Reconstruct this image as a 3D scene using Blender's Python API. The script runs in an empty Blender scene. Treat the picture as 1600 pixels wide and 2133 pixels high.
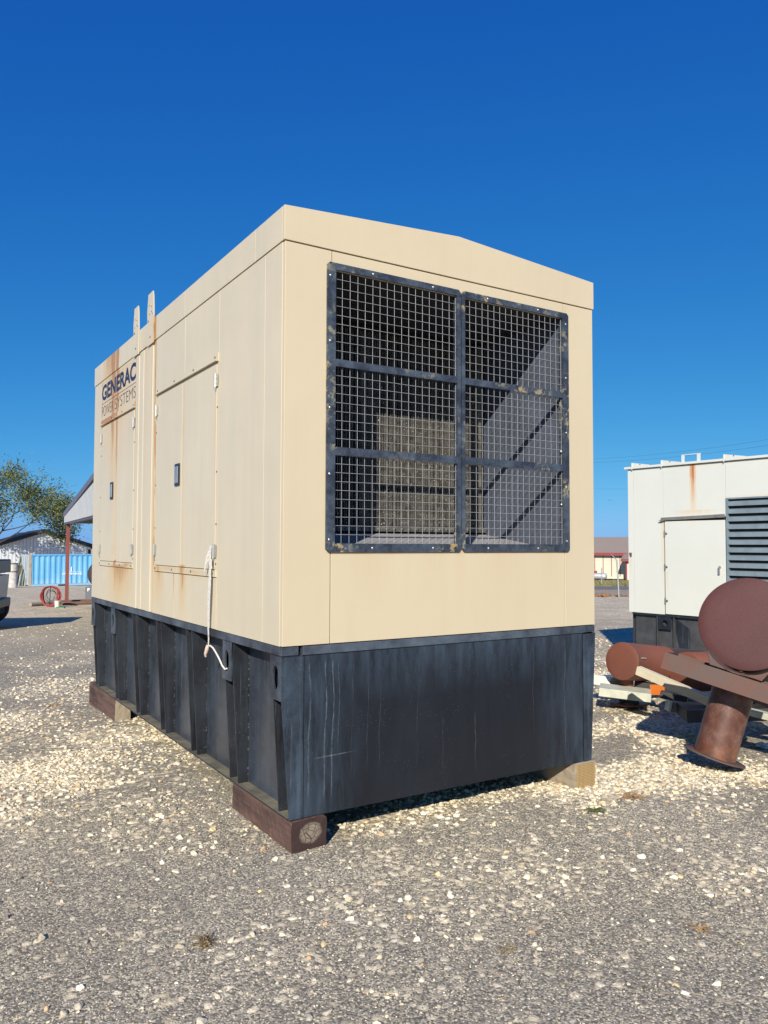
import bpy, bmesh, math, random
import numpy as np
from mathutils import Vector, Matrix, Euler
random.seed(7); rng = np.random.RandomState(11)
S = bpy.context.scene; COL = S.collection
PI = math.pi

# ------------------------------------------------------------------ camera, world, sun, exposure
CAMP = Vector((-1.715, -3.737, 1.590))
CR = Vector((0.84776, -0.53037, 0.00284)); CU = Vector((-0.02492, -0.03449, 0.99909)); CF = Vector((0.52979, 0.84707, 0.04246))
cam = bpy.data.cameras.new('camera'); co = bpy.data.objects.new('camera', cam); COL.objects.link(co)
co.matrix_world = Matrix(((CR.x, CU.x, -CF.x, CAMP.x), (CR.y, CU.y, -CF.y, CAMP.y), (CR.z, CU.z, -CF.z, CAMP.z), (0, 0, 0, 1)))
cam.sensor_fit = 'HORIZONTAL'; cam.sensor_width = 36; cam.lens = 1631.4 / 1600 * 36
cam.clip_start = .05; cam.clip_end = 3000
S.camera = co
SUND = Vector((.93, 1.0, -.72)).normalized()          # the way the sunlight travels
EL = math.asin(-SUND.z); AZ = math.atan2(-SUND.x, -SUND.y)
w = bpy.data.worlds.new('World'); S.world = w; w.use_nodes = True
nt = w.node_tree; bg = nt.nodes['Background']
sky = nt.nodes.new('ShaderNodeTexSky'); sky.sky_type = 'NISHITA'; sky.sun_disc = False
sky.sun_elevation = EL; sky.sun_rotation = AZ; sky.altitude = 100; sky.air_density = 1.0; sky.dust_density = .25; sky.ozone_density = 4.0
# the phone's deep polarised blue: each channel of the whole sky through one power curve
SKS = .125
sc0 = nt.nodes.new('ShaderNodeVectorMath'); sc0.operation = 'SCALE'; sc0.inputs['Scale'].default_value = SKS; nt.links.new(sky.outputs[0], sc0.inputs[0])
sp0 = nt.nodes.new('ShaderNodeSeparateXYZ'); nt.links.new(sc0.outputs[0], sp0.inputs[0]); cb0 = nt.nodes.new('ShaderNodeCombineXYZ')
for i_, (j_, a_, p_) in enumerate(((0, .20, 1.44), (1, .398, .895), (1, .70, .37))):
    m1 = nt.nodes.new('ShaderNodeMath'); m1.operation = 'POWER'; nt.links.new(sp0.outputs[j_], m1.inputs[0]); m1.inputs[1].default_value = p_
    m2 = nt.nodes.new('ShaderNodeMath'); m2.operation = 'MULTIPLY'; nt.links.new(m1.outputs[0], m2.inputs[0]); m2.inputs[1].default_value = a_ / .105
    nt.links.new(m2.outputs[0], cb0.inputs[i_])
nt.links.new(cb0.outputs[0], bg.inputs[0]); bg.inputs[1].default_value = .105
sun = bpy.data.lights.new('sun', 'SUN'); sun.energy = 5.0; sun.angle = math.radians(.53); sun.color = (1, .925, .785)
so = bpy.data.objects.new('sun', sun); COL.objects.link(so); so.rotation_euler = SUND.to_track_quat('-Z', 'Y').to_euler()
S.view_settings.view_transform = 'Standard'; S.view_settings.look = 'None'; S.view_settings.exposure = .25; S.view_settings.gamma = 1
S.view_settings.use_curve_mapping = False
S.render.engine = 'CYCLES'; S.cycles.max_bounces = 6; S.cycles.diffuse_bounces = 3

def at(px, py, d):
    """the world point that lies d metres ahead of the camera in the given direction"""
    return CAMP + (CF + CR * ((px - 800) / 1631.4) - CU * ((py - 1066.5) / 1631.4)) * d

# ------------------------------------------------------------------ helpers
def tag(o, label=None, cat=None, group=None, kind=None):
    if label: o['label'] = label
    if cat: o['category'] = cat
    if group: o['group'] = group
    if kind: o['kind'] = kind
    return o
def thing(name, label, cat, loc=(0, 0, 0), rz=0, group=None):
    o = bpy.data.objects.new(name, None); COL.objects.link(o); o.empty_display_size = .2
    o.location = loc; o.rotation_euler = (0, 0, rz)
    return tag(o, label, cat, group)
def frame_m(o, ex, ey, ez, p=(0, 0, 0)):
    return Matrix(((ex[0], ey[0], ez[0], o[0]), (ex[1], ey[1], ez[1], o[1]), (ex[2], ey[2], ez[2], o[2]), (0, 0, 0, 1)))
class MB:
    def __init__(s, m=None): s.v = []; s.f = []; s.sm = []; s.m = m or Matrix.Identity(4)
    def add(s, vs, fs, smooth=False):
        n = len(s.v); s.v += [tuple(s.m @ Vector(p)) for p in vs]
        s.f += [tuple(i + n for i in f) for f in fs]; s.sm += [smooth] * len(fs); return s
    def box(s, x0, x1, y0, y1, z0, z1):
        v = [(x, y, z) for z in (z0, z1) for y in (y0, y1) for x in (x0, x1)]
        return s.add(v, [(0, 2, 3, 1), (4, 5, 7, 6), (0, 1, 5, 4), (1, 3, 7, 5), (3, 2, 6, 7), (2, 0, 4, 6)])
    def prism(s, pts, a, b, ax='y'):
        """a 2-D outline extruded from a to b along ax; outline in the other two axes (x,z / y,z / x,y)"""
        def P(u, v, t): return {'y': (u, t, v), 'x': (t, u, v), 'z': (u, v, t)}[ax]
        n = len(pts); vs = [P(u, v, a) for u, v in pts] + [P(u, v, b) for u, v in pts]
        fs = [tuple(range(n)), tuple(range(2 * n - 1, n - 1, -1))] + [(i, i + n, (i + 1) % n + n, (i + 1) % n) for i in range(n)]
        return s.add(vs, fs)
    def tube(s, p, q, r, r2=None, n=12, cap=True, smooth=True):
        p, q = Vector(p), Vector(q); r2 = r if r2 is None else r2
        d = (q - p).normalized(); a = d.orthogonal().normalized(); b = d.cross(a)
        c = [(a * math.cos(2 * PI * i / n) + b * math.sin(2 * PI * i / n)) for i in range(n)]
        vs = [p + k * r for k in c] + [q + k * r2 for k in c]
        s.add(vs, [(i, (i + 1) % n, (i + 1) % n + n, i + n) for i in range(n)], smooth)
        if cap: s.add(vs, [tuple(range(n - 1, -1, -1)), tuple(range(n, 2 * n))])
        return s
    def path(s, pts, r, n=6, closed=False):
        pts = [Vector(p) for p in pts]; N = len(pts); vs = []; fs = []; a = None
        for i, p in enumerate(pts):
            t = (pts[(i + 1) % N if closed else min(i + 1, N - 1)] - pts[(i - 1) % N if closed else max(i - 1, 0)]).normalized()
            a = t.orthogonal().normalized() if a is None else (a - t * a.dot(t)).normalized()
            b = t.cross(a); rr = r[i] if isinstance(r, (list, tuple)) else r
            vs += [p + (a * math.cos(2 * PI * k / n) + b * math.sin(2 * PI * k / n)) * rr for k in range(n)]
        for i in range(N if closed else N - 1):
            j = (i + 1) % N
            fs += [(i * n + k, i * n + (k + 1) % n, j * n + (k + 1) % n, j * n + k) for k in range(n)]
        s.add(vs, fs, True)
        if not closed: s.add(vs, [tuple(range(n - 1, -1, -1)), tuple(range((N - 1) * n, N * n))])
        return s
    def lathe(s, prof, o, ax, n=48, smooth=True):
        """profile (t along ax, radius) turned about the axis ax through o"""
        o, ax = Vector(o), Vector(ax).normalized(); a = ax.orthogonal().normalized(); b = ax.cross(a)
        vs = [o + ax * t + (a * math.cos(2 * PI * k / n) + b * math.sin(2 * PI * k / n)) * max(r, 1e-5) for t, r in prof for k in range(n)]
        fs = [(i * n + k, i * n + (k + 1) % n, (i + 1) * n + (k + 1) % n, (i + 1) * n + k) for i in range(len(prof) - 1) for k in range(n)]
        return s.add(vs, fs, smooth)
    def ribbon(s, pts, wdir, w, th=.002):
        wd = Vector(wdir).normalized(); vs = []; fs = []
        for i, p in enumerate(pts):
            p = Vector(p); ww = w[i] if isinstance(w, (list, tuple)) else w
            t = (Vector(pts[min(i + 1, len(pts) - 1)]) - Vector(pts[max(i - 1, 0)])).normalized(); nn = t.cross(wd).normalized() * th
            vs += [p - wd * ww / 2 - nn, p + wd * ww / 2 - nn, p + wd * ww / 2 + nn, p - wd * ww / 2 + nn]
        for i in range(len(pts) - 1):
            a = 4 * i
            fs += [(a + k, a + (k + 1) % 4, a + 4 + (k + 1) % 4, a + 4 + k) for k in range(4)]
        fs += [(3, 2, 1, 0), tuple(4 * (len(pts) - 1) + k for k in range(4))]
        return s.add(vs, fs)
    def build(s, name, mat, parent=None, bevel=0, label=None):
        me = bpy.data.meshes.new(name); me.from_pydata(s.v, [], s.f)
        bm = bmesh.new(); bm.from_mesh(me); bmesh.ops.recalc_face_normals(bm, faces=bm.faces); bm.to_mesh(me); bm.free()
        me.polygons.foreach_set('use_smooth', s.sm); me.materials.append(mat); me.update()
        o = bpy.data.objects.new(name, me); COL.objects.link(o)
        if parent: o.parent = parent
        if bevel:
            b = o.modifiers.new('bevel', 'BEVEL'); b.width = bevel; b.segments = 2; b.limit_method = 'ANGLE'; b.angle_limit = .6
        if label: o['label'] = label
        return o
def copy_of(o, parent=None, loc=None):
    c = o.copy(); COL.objects.link(c)
    if parent is not None: c.parent = parent
    if loc is not None: c.location = loc
    return c

# ------------------------------------------------------------------ materials
class NT:
    def __init__(s, name):
        s.mat = bpy.data.materials.new(name); s.mat.use_nodes = True; s.t = s.mat.node_tree; s.b = s.t.nodes['Principled BSDF']
        s.tc = s.t.nodes.new('ShaderNodeTexCoord'); s.obj = s.tc.outputs['Object']
    def n(s, typ, **kw):
        x = s.t.nodes.new(typ)
        for k, v in kw.items():
            if k.startswith('i_'): x.inputs[int(k[2:])].default_value = v
            else: setattr(x, k, v)
        return x
    def l(s, a, b): s.t.links.new(a, b); return s
    def m(s, op, a, b=None, c=None, clamp=False):
        x = s.n('ShaderNodeMath', operation=op, use_clamp=clamp)
        for i, v in enumerate((a, b, c)):
            if v is None: continue
            if isinstance(v, (int, float)): x.inputs[i].default_value = v
            else: s.l(v, x.inputs[i])
        return x.outputs[0]
    def vec(s, sc=(1, 1, 1), loc=(0, 0, 0), src=None):
        x = s.n('ShaderNodeMapping'); x.inputs['Scale'].default_value = sc; x.inputs['Location'].default_value = loc
        s.l(src or s.obj, x.inputs[0]); return x.outputs[0]
    def noise(s, scale, detail=4, rough=.6, v=None):
        x = s.n('ShaderNodeTexNoise'); x.inputs['Scale'].default_value = scale; x.inputs['Detail'].default_value = detail; x.inputs['Roughness'].default_value = rough
        s.l(v or s.obj, x.inputs['Vector']); return x.outputs['Fac']
    def vor(s, scale, v=None, feature='F1', out='Distance', rnd=1):
        x = s.n('ShaderNodeTexVoronoi', feature=feature); x.inputs['Scale'].default_value = scale; x.inputs['Randomness'].default_value = rnd
        s.l(v or s.obj, x.inputs['Vector']); return x.outputs[out]
    def ramp(s, f, stops, interp='LINEAR'):
        x = s.n('ShaderNodeValToRGB'); cr = x.color_ramp; cr.interpolation = interp
        while len(cr.elements) < len(stops): cr.elements.new(.5)
        for e, (p, c) in zip(cr.elements, stops):
            e.position = p; e.color = (c, c, c, 1) if isinstance(c, (int, float)) else (*c, 1)
        s.l(f, x.inputs[0]); return x.outputs[0]
    def mix(s, f, a, b, mode='MIX'):
        x = s.n('ShaderNodeMix', data_type='RGBA', blend_type=mode)
        for i, v in ((0, f), (6, a), (7, b)):
            if isinstance(v, (int, float)): x.inputs[i].default_value = v
            elif isinstance(v, tuple): x.inputs[i].default_value = (*v, 1)
            else: s.l(v, x.inputs[i])
        return x.outputs[2]
    def xyz(s):
        x = s.n('ShaderNodeSeparateXYZ'); s.l(s.obj, x.inputs[0]); return x.outputs
    def col(s, c):
        if isinstance(c, tuple): s.b.inputs['Base Color'].default_value = (*c, 1)
        else: s.l(c, s.b.inputs['Base Color'])
        return s
    def rough(s, r):
        if isinstance(r, (int, float)): s.b.inputs['Roughness'].default_value = r
        else: s.l(r, s.b.inputs['Roughness'])
        return s
    def metal(s, v): s.b.inputs['Metallic'].default_value = v; return s
    def bump(s, h, dist=.002, st=1):
        x = s.n('ShaderNodeBump'); x.inputs['Distance'].default_value = dist; x.inputs['Strength'].default_value = st
        s.l(h, x.inputs['Height']); s.l(x.outputs[0], s.b.inputs['Normal']); return s

def plain(name, c, r=.6, var=.12, sc=6, metal=0, bump=0, bsc=60):
    t = NT(name); f = t.noise(sc, 5); g = t.ramp(f, [(.3, 1 - var), (.7, 1 + var)])
    x = t.mix(1.0, c, g, 'MULTIPLY'); t.col(x).rough(r).metal(metal)
    if bump: t.bump(t.noise(bsc, 4), bump)
    return t.mat

def streaks(t, hx, z, lst, seed=0):
    """rust runs: each (h0, half width, z top, length, strength); hx, z sockets in metres"""
    acc = None
    cb = t.n('ShaderNodeCombineXYZ'); t.l(hx, cb.inputs[0]); t.l(z, cb.inputs[2])
    wob = t.m('MULTIPLY_ADD', t.noise(7, 2, v=cb.outputs[0]), .03, -.015)
    fine = t.noise(1, 3, .7, v=t.vec((95, 1, 1.6), (seed, 0, 0), cb.outputs[0]))
    fine = t.ramp(fine, [(.30, .25), (.6, 1)])
    h2 = t.m('ADD', hx, wob)
    for h0, hw, zt, ln, st in lst:
        a = t.m('SUBTRACT', 1, t.m('DIVIDE', t.m('ABSOLUTE', t.m('SUBTRACT', h2, h0)), hw), clamp=True)
        a = t.m('POWER', a, .6)
        dz = t.m('SUBTRACT', zt, z)
        b = t.m('MULTIPLY', dz, 60, clamp=True)
        c = t.m('SUBTRACT', 1, t.m('DIVIDE', dz, ln), clamp=True)
        k = t.m('MULTIPLY', t.m('MULTIPLY', a, b), t.m('MULTIPLY', c, st))
        acc = k if acc is None else t.m('MAXIMUM', acc, k)
    return t.m('MULTIPLY', acc, fine, clamp=True), acc

TAN = (.74, .625, .43)
def tan_side():
    t = NT('tan_paint_side'); x, y, z = t.xyz()
    c = t.mix(t.ramp(t.noise(1.3, 4), [(.35, 0), (.7, 1)]), (.575, .505, .37), (.625, .55, .40))
    v = t.noise(1, 4, .65, v=t.vec((1, 9, .5)))
    c = t.mix(t.ramp(v, [(.42, 0), (.75, .38)]), c, (.49, .45, .36))
    # greyish grime spots on the doors
    c = t.mix(t.ramp(t.noise(3.0, 6, .7, v=t.vec((1, 2.2, .7))), [(.56, 0), (.8, .28)]), c, (.50, .49, .43))
    L = [(3.95, .36, 2.815, .09, 5), (4.265, .014, 3.2, .6, 3.2), (2.99, .022, 3.2, 3, 1.5), (2.70, .03, 3.2, 3, .6), (2.5, .02, 3.2, 3, .7), (3.2, .2, 1.435, .06, 2), (1.4, .3, 1.43, .07, 1.2), (2.0, .3, 1.435, .05, 1.5), (3.64, .66, 3.20, 1.1, 1.0), (4.1, .2, 2.9, .3, .6), (3.80, .12, 3.42, 1.6, 2.6), (3.64, .07, 3.42, 2.0, 2.8), (4.27, .03, 3.35, 1.0, .7), (3.95, .32, 3.42, 1.3, 1.3), (3.62, .035, 2.75, 1.5, .75),
         (3.45, .48, 1.42, .5, 1.6), (3.62, .06, 1.46, .5, 2.2), (3.05, .05, 1.40, .34, .8), (4.22, .02, 1.4, .3, .5), (3.67, .1, 1.6, .2, .9),
         (2.41, .035, 3.42, 4.4, 1.9), (2.39, .05, 1.7, .7, .8), (2.62, .16, 3.3, 2.4, .25), (1.67, .022, 2.75, 4, .9), (3.66, .022, 2.75, 4, 1.0), (1.66, .09, 1.46, .42, 1.8), (2.25, .16, 1.44, .42, 1.3), (1.86, .012, 1.4, .35, 2.2),
         (1.02, .018, 2.7, 1.5, .5), (.985, .012, 3.15, 2.1, .3), (1.02, .05, 1.4, .34, .35), (2.98, .02, 3.1, 1.9, .5), (2.2, .2, 1.3, .3, .3)]
    s, raw = streaks(t, y, z, L, 3)
    c = t.mix(t.m('MULTIPLY', s, .75, clamp=True), c, (.60, .36, .11))
    c = t.mix(t.ramp(s, [(.72, 0), (1, .7)]), c, (.33, .14, .04))
    t.col(c).rough(.42); t.bump(t.noise(2.2, 3), .006, .35); return t.mat
def tan_front():
    t = NT('tan_paint_front')
    c = t.mix(t.ramp(t.noise(.9, 3), [(.35, 0), (.7, 1)]), (.575, .485, .335), (.605, .515, .355))
    sp = t.ramp(t.noise(26, 3, .6), [(.66, 0), (.74, .35)])
    sp = t.m('MULTIPLY', sp, t.ramp(t.noise(2.1, 3), [(.45, 0), (.65, 1)]))
    c = t.mix(sp, c, (.52, .40, .24))
    c = t.mix(t.ramp(t.noise(1, 4, .6, v=t.vec((8, 1, .6))), [(.52, 0), (.8, .25)]), c, (.50, .41, .27))
    xx, yy, zz = t.xyz()
    b_ = t.m('MULTIPLY', t.m('MULTIPLY', t.m('SUBTRACT', 1.556, zz), 300, clamp=True), t.m('SUBTRACT', 1, t.m('MULTIPLY', t.m('SUBTRACT', 1.552, zz), 60), clamp=True))
    b_ = t.m('MULTIPLY', b_, t.m('MULTIPLY', t.m('MULTIPLY', t.m('SUBTRACT', xx, .24), 50, clamp=True), t.m('MULTIPLY', t.m('SUBTRACT', 2.06, xx), 50, clamp=True)))
    c = t.mix(t.m('MULTIPLY', b_, t.ramp(t.noise(6, 4, .7), [(.35, .2), (.6, .9)])), c, (.50, .22, .06))
    s_, _ = streaks(t, xx, zz, [(.55, .16, 1.55, .35, .5), (.95, .12, 1.55, .3, .4), (1.16, .05, 1.55, .4, .5), (1.5, .2, 1.55, .3, .35), (2.03, .02, 3.2, 2.1, .6), (.285, .015, 3.2, 2.1, .5), (1.9, .1, 1.55, .3, .4)], 21)
    c = t.mix(t.m('MULTIPLY', s_, .6), c, (.48, .36, .20))
    mk = t.ramp(t.noise(1, 5, .7, v=t.vec((22, 22, 9), (3, 1, 8))), [(.70, 0), (.74, .4)]); c = t.mix(mk, c, (.34, .28, .20))
    t.col(c).rough(.4); t.bump(t.noise(1.8, 3), .009, .4); return t.mat
def dark_steel(name='dark_blue_steel', base=(.0085, .0105, .015), chalk=(.05, .07, .098), amount=.42, drips=True, rough=.48):
    t = NT(name); x, y, z = t.xyz()
    n1 = t.noise(2.6, 6, .7); v = t.noise(1, 6, .75, v=t.vec((16, 16, .9)))
    c = t.mix(t.ramp(n1, [(.38, 0), (.75, amount)]), base, chalk)
    if drips:
        c = t.mix(t.ramp(v, [(.5, 0), (.78, amount * .9)]), c, chalk)
        d = t.noise(1, 2, .5, v=t.vec((55, 55, 1.1)))
        c = t.mix(t.ramp(d, [(.66, 0), (.72, .5), (.74, 0)]), c, (.14, .17, .20))
    sp = t.ramp(t.vor(55), [(.08, 1), (.13, 0)]); sp = t.m('MULTIPLY', sp, t.ramp(t.noise(3.3, 3), [(.5, 0), (.68, .8)]))
    c = t.mix(sp, c, (.42, .42, .38))
    t.col(c).rough(rough); t.bump(t.noise(30, 4), .001, .5); return t.mat
def front_plate():
    t = NT('tank_end_plate_paint'); x, y, z = t.xyz()
    base = (.007, .009, .014); chalk = (.06, .095, .14)
    up = t.m('MULTIPLY', t.m('SUBTRACT', z, .72), 3.2, clamp=True)
    v = t.noise(1, 6, .75, v=t.vec((14, 1, 2.2)))
    edge = t.m('SUBTRACT', 1, t.m('MULTIPLY', t.m('SUBTRACT', x, .12), 2.6), clamp=True)
    edge2 = t.m('SUBTRACT', 1, t.m('MULTIPLY', t.m('SUBTRACT', 2.2, x), 2.2), clamp=True)
    e = t.m('MAXIMUM', t.m('MAXIMUM', edge, edge2), up)
    k = t.m('MULTIPLY', t.ramp(v, [(.36, 0), (.74, .85)]), t.m('MULTIPLY_ADD', e, .95, .05))
    c = t.mix(k, base, chalk); c = t.mix(t.m('MULTIPLY', t.ramp(t.noise(1.1, 5, .6, v=t.vec((1, 1, .6), (3, 1, 2))), [(.42, 0), (.68, .5)]), t.m('MULTIPLY_ADD', e, .7, .3)), c, (.05, .068, .092)); brk = t.ramp(t.noise(9, 4, .8), [(.38, .1), (.6, 1)])
    c = t.mix(t.ramp(t.noise(1.7, 4), [(.5, 0), (.75, .35)]), c, (.014, .014, .018))
    # water runs, thin wandering vertical lines
    wob = t.m('MULTIPLY_ADD', t.noise(1.9, 5, .55, v=t.vec((.2, 1, 1))), .10, -.05)
    for x0, w0, s0, zt, zb in ((.255, .0045, .8, .98, .2), (.30, .004, .75, .98, .2), (.335, .003, .5, .97, .45), (.52, .0025, .35, .9, .35), (.60, .0025, .3, .85, .3), (1.28, .004, .35, .6, .2), (.42, .003, .25, .9, .3), (1.75, .003, .3, .95, .35), (2.02, .004, .4, .98, .2), (.86, .0025, .3, .95, .3), (1.04, .0025, .3, .6, .2), (.16, .006, .5, .98, .2)):
        a = t.m('SUBTRACT', 1, t.m('DIVIDE', t.m('ABSOLUTE', t.m('SUBTRACT', t.m('ADD', x, wob), x0)), w0), clamp=True)
        b = t.m('MULTIPLY', t.m('MULTIPLY', t.m('SUBTRACT', zt, z), 30, clamp=True), t.m('MULTIPLY', t.m('SUBTRACT', z, zb), 8, clamp=True))
        c = t.mix(t.m('MULTIPLY', t.m('MULTIPLY', t.m('MULTIPLY', a, b), s0), brk), c, (.16, .20, .235))
    # one long level scratch
    a = t.m('SUBTRACT', 1, t.m('MULTIPLY', t.m('ABSOLUTE', t.m('SUBTRACT', t.m('MULTIPLY_ADD', x, -.03, z), .458)), 260), clamp=True)
    b = t.m('MULTIPLY', t.m('MULTIPLY', t.m('SUBTRACT', x, .19), 40, clamp=True), t.m('MULTIPLY', t.m('SUBTRACT', .46, x), 20, clamp=True))
    c = t.mix(t.m('MULTIPLY', t.m('MULTIPLY', t.m('MULTIPLY', a, b), .55), brk), c, (.26, .28, .29))
    sp = t.ramp(t.vor(60), [(.06, 1), (.1, 0)]); sp = t.m('MULTIPLY', sp, t.ramp(t.noise(4.3, 3), [(.45, 0), (.66, .7)]))
    c = t.mix(sp, c, (.38, .38, .34))
    t.col(c).rough(t.ramp(n := t.noise(5, 4), [(.3, .26), (.7, .45)])); t.bump(t.noise(1.5, 3), .008, .35); return t.mat
def frame_paint():
    t = NT('grille_frame_paint'); n1 = t.noise(7, 7, .75)
    c = t.mix(t.ramp(n1, [(.42, 0), (.66, .85)]), (.024, .030, .044), (.085, .11, .145))
    r = t.m('MULTIPLY', t.ramp(t.noise(15, 6, .75), [(.52, 0), (.60, 1)]), t.ramp(t.noise(2.4, 3, v=t.vec((1, 1, 1), (5, 2, 7))), [(.50, 0), (.60, 1)]))
    c = t.mix(r, c, (.30, .27, .17))
    r2 = t.m('MULTIPLY', t.ramp(t.noise(15, 6, .75), [(.56, 0), (.64, 1)]), t.ramp(t.noise(2.4, 3, v=t.vec((1, 1, 1), (5, 2, 7))), [(.58, 0), (.64, 1)]))
    c = t.mix(r2, c, (.40, .24, .08))
    t.col(c).rough(.45); t.bump(t.noise(60, 4), .0008); return t.mat
def wood(name, c1, c2, c3, axis=1, sc=1):
    t = NT(name); v = [24, 24, 24]; v[axis] = 1.6
    n1 = t.noise(1 * sc, 6, .75, v=t.vec(tuple(v))); n2 = t.noise(4, 5, .7)
    c = t.mix(t.ramp(n1, [(.3, 0), (.62, 1)]), c1, c2); c = t.mix(t.ramp(n2, [(.5, 0), (.72, .7)]), c, c3)
    t.col(c).rough(.85); t.bump(n1, .006, 1); return t.mat
def rust(name, c1, c2, sc=9, r=.7, speck=.35, metal=0):
    t = NT(name); n1 = t.noise(sc, 6, .7); n2 = t.noise(sc * .25, 4); n3 = t.noise(180, 2)
    c = t.mix(t.ramp(n1, [(.35, 0), (.7, 1)]), c1, c2)
    c = t.mix(t.ramp(n2, [(.45, 0), (.75, .5)]), c, tuple(k * .55 for k in c1))
    c = t.mix(t.m('MULTIPLY', t.ramp(n3, [(.6, 0), (.72, 1)]), speck), c, tuple(min(.6, k * 2.1) for k in c2))
    t.col(c).rough(r).metal(metal); t.bump(t.noise(120, 4), .0012); return t.mat
def steel_pipe_mat():
    t = NT('scaled_rust_pipe'); n1 = t.noise(10, 6, .7)
    c = t.mix(t.ramp(n1, [(.35, 0), (.7, 1)]), (.085, .032, .022), (.145, .06, .042))
    c = t.mix(t.m('MULTIPLY', t.ramp(t.noise(240, 2), [(.50, 0), (.66, 1)]), t.ramp(t.noise(5, 3), [(.42, 0), (.6, .75)])), c, (.36, .31, .29)); zz = t.xyz()[2]; c = t.mix(t.m('MULTIPLY', t.ramp(t.noise(8, 5, .7), [(.4, 0), (.6, 1)]), t.m('SUBTRACT', 1, t.m('MULTIPLY', zz, 7), clamp=True)), c, (.25, .09, .03))  # pale speckles paint a broken highlight on the pipe
    t.col(c).rough(.42); t.bump(t.noise(200, 3), .0015); return t.mat

M = {}
M['tan_side'] = tan_side(); M['tan_front'] = tan_front()
M['dark'] = dark_steel(); M['dark_rail'] = dark_steel('chalky_rail_paint', (.016, .020, .030), (.13, .165, .21), .85, False)
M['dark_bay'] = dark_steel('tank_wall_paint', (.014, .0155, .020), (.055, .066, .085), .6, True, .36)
M['plate'] = front_plate(); M['wall_lit'] = dark_steel('tank_back_wall_lit', (.019, .023, .031), (.07, .09, .12), .8, True, .3); M['post'] = dark_steel('chalky_corner_post', (.010, .013, .019), (.07, .105, .15), .9, True); M['frame'] = frame_paint()  # tank back wall: paint made lighter and bluer, sunlight put into its colour
M['wire'] = plain('galvanised_wire', (.42, .42, .44), .5, .2, 9, .2)
M['bolt'] = plain('zinc_bolt', (.42, .41, .39), .32, .1, 40, .85)
M['screw'] = plain('dull_screw', (.16, .12, .09), .5, .3, 80, .3)
M['steel'] = plain('satin_steel', (.55, .54, .51), .35, .15, 30, .75)
M['black'] = plain('black_plastic', (.02, .02, .023), .35, .1, 20)
M['black_rough'] = plain('black_duct_paint', (.028, .028, .031), .8, .3, 9)
M['duct_grey'] = plain('duct_side_lit_paint', (.075, .09, .125), .6, .25, 3)  # right duct wall: lighter and bluer, the sunlight on it put into the colour
M['duct_floor'] = plain('duct_floor_metal', (.36, .36, .38), .5, .15, 5)
M['fin'] = plain('radiator_fin', (.135, .128, .112), .5, .55, 22, .2)
M['fin_back'] = plain('radiator_core_dark', (.012, .012, .012), .8, .4, 30)
M['letter_navy'] = plain('navy_lettering', (.022, .026, .05), .45, .25, 12)
M['letter_grey'] = plain('thin_dark_lettering', (.05, .04, .04), .5, .2, 12)
M['wood_brown'] = wood('stained_timber', (.040, .021, .017), (.150, .085, .065), (.018, .010, .009))
M['wood_tan'] = wood('weathered_timber', (.26, .21, .15), (.36, .30, .22), (.16, .12, .08))
M['strap'] = plain('white_webbing', (.68, .65, .58), .85, .12, 60)
M['white'] = plain('white_enclosure_paint', (.78, .80, .73), .4, .03, 1.2, bump=.003, bsc=1.5)

def lin(c): return c
print('base ok')

# ------------------------------------------------------------------ ground
def h_ground(x, y):
    d = (x - CAMP.x) * .530 + (y - CAMP.y) * .848
    dd = np.clip(d - 5, 0, 95)
    return -.027 * (dd * dd / (dd + 1.5))
def vnoise(x, y, seed=0):
    r = np.random.RandomState(seed); T = r.rand(256, 256)
    xi = np.floor(x).astype(int); yi = np.floor(y).astype(int); fx = x - xi; fy = y - yi
    fx = fx * fx * (3 - 2 * fx); fy = fy * fy * (3 - 2 * fy); g = lambda a, b: T[a % 256, b % 256]
    return (g(xi, yi) * (1 - fx) + g(xi + 1, yi) * fx) * (1 - fy) + (g(xi, yi + 1) * (1 - fx) + g(xi + 1, yi + 1) * fx) * fy
def fbm(x, y, seed=0): return (vnoise(x, y, seed) + .5 * vnoise(x * 2.1, y * 2.1, seed + 1) + .25 * vnoise(x * 4.3, y * 4.3, seed + 2) + .12 * vnoise(x * 9, y * 9, seed + 3)) / 1.87
PATCH = [(.35, 3.4, 1.0, 1.3, .95), (-.5, 2.6, .9, 1.1, .9), (-.8, 4.2, 1.2, 1.0, .85), (-.2, 1.9, .6, .5, .5), (-.9, 1.7, .5, .5, .45), (-.4, 5.8, 1.2, .9, .6), (-2.0, 3.4, 1.0, .8, .6), (.3, 9.3, 2.6, .9, .5), (2.0, .30, .45, .35, 1.0), (2.45, -.1, .55, .35, 1.0), (2.9, -.15, .8, .55, 1.0), (3.4, -.3, .8, .6, 1.0), (3.9, .9, 1.3, .55, .9), (3.2, 1.6, .9, 1.0, .85), (4.6, 2.0, 1.4, 1.4, .8),
         (1.3, .35, .9, .30, .9), (6.0, 4.6, 2.2, 2.2, .8), (2.55, -.75, .5, .25, .6), (8.5, 7.0, 3, 3, .65), (3.1, -1.0, .8, .4, .65), (1.35, -.75, 1.1, .6, .32), (.3, -.9, .7, .4, .12), (2.0, -1.3, .8, .4, .38)]
HOLES = [(2.9, .55, .5, .22), (3.4, .75, .3, .2), (3.9, 1.6, .5, .25)]
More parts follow.
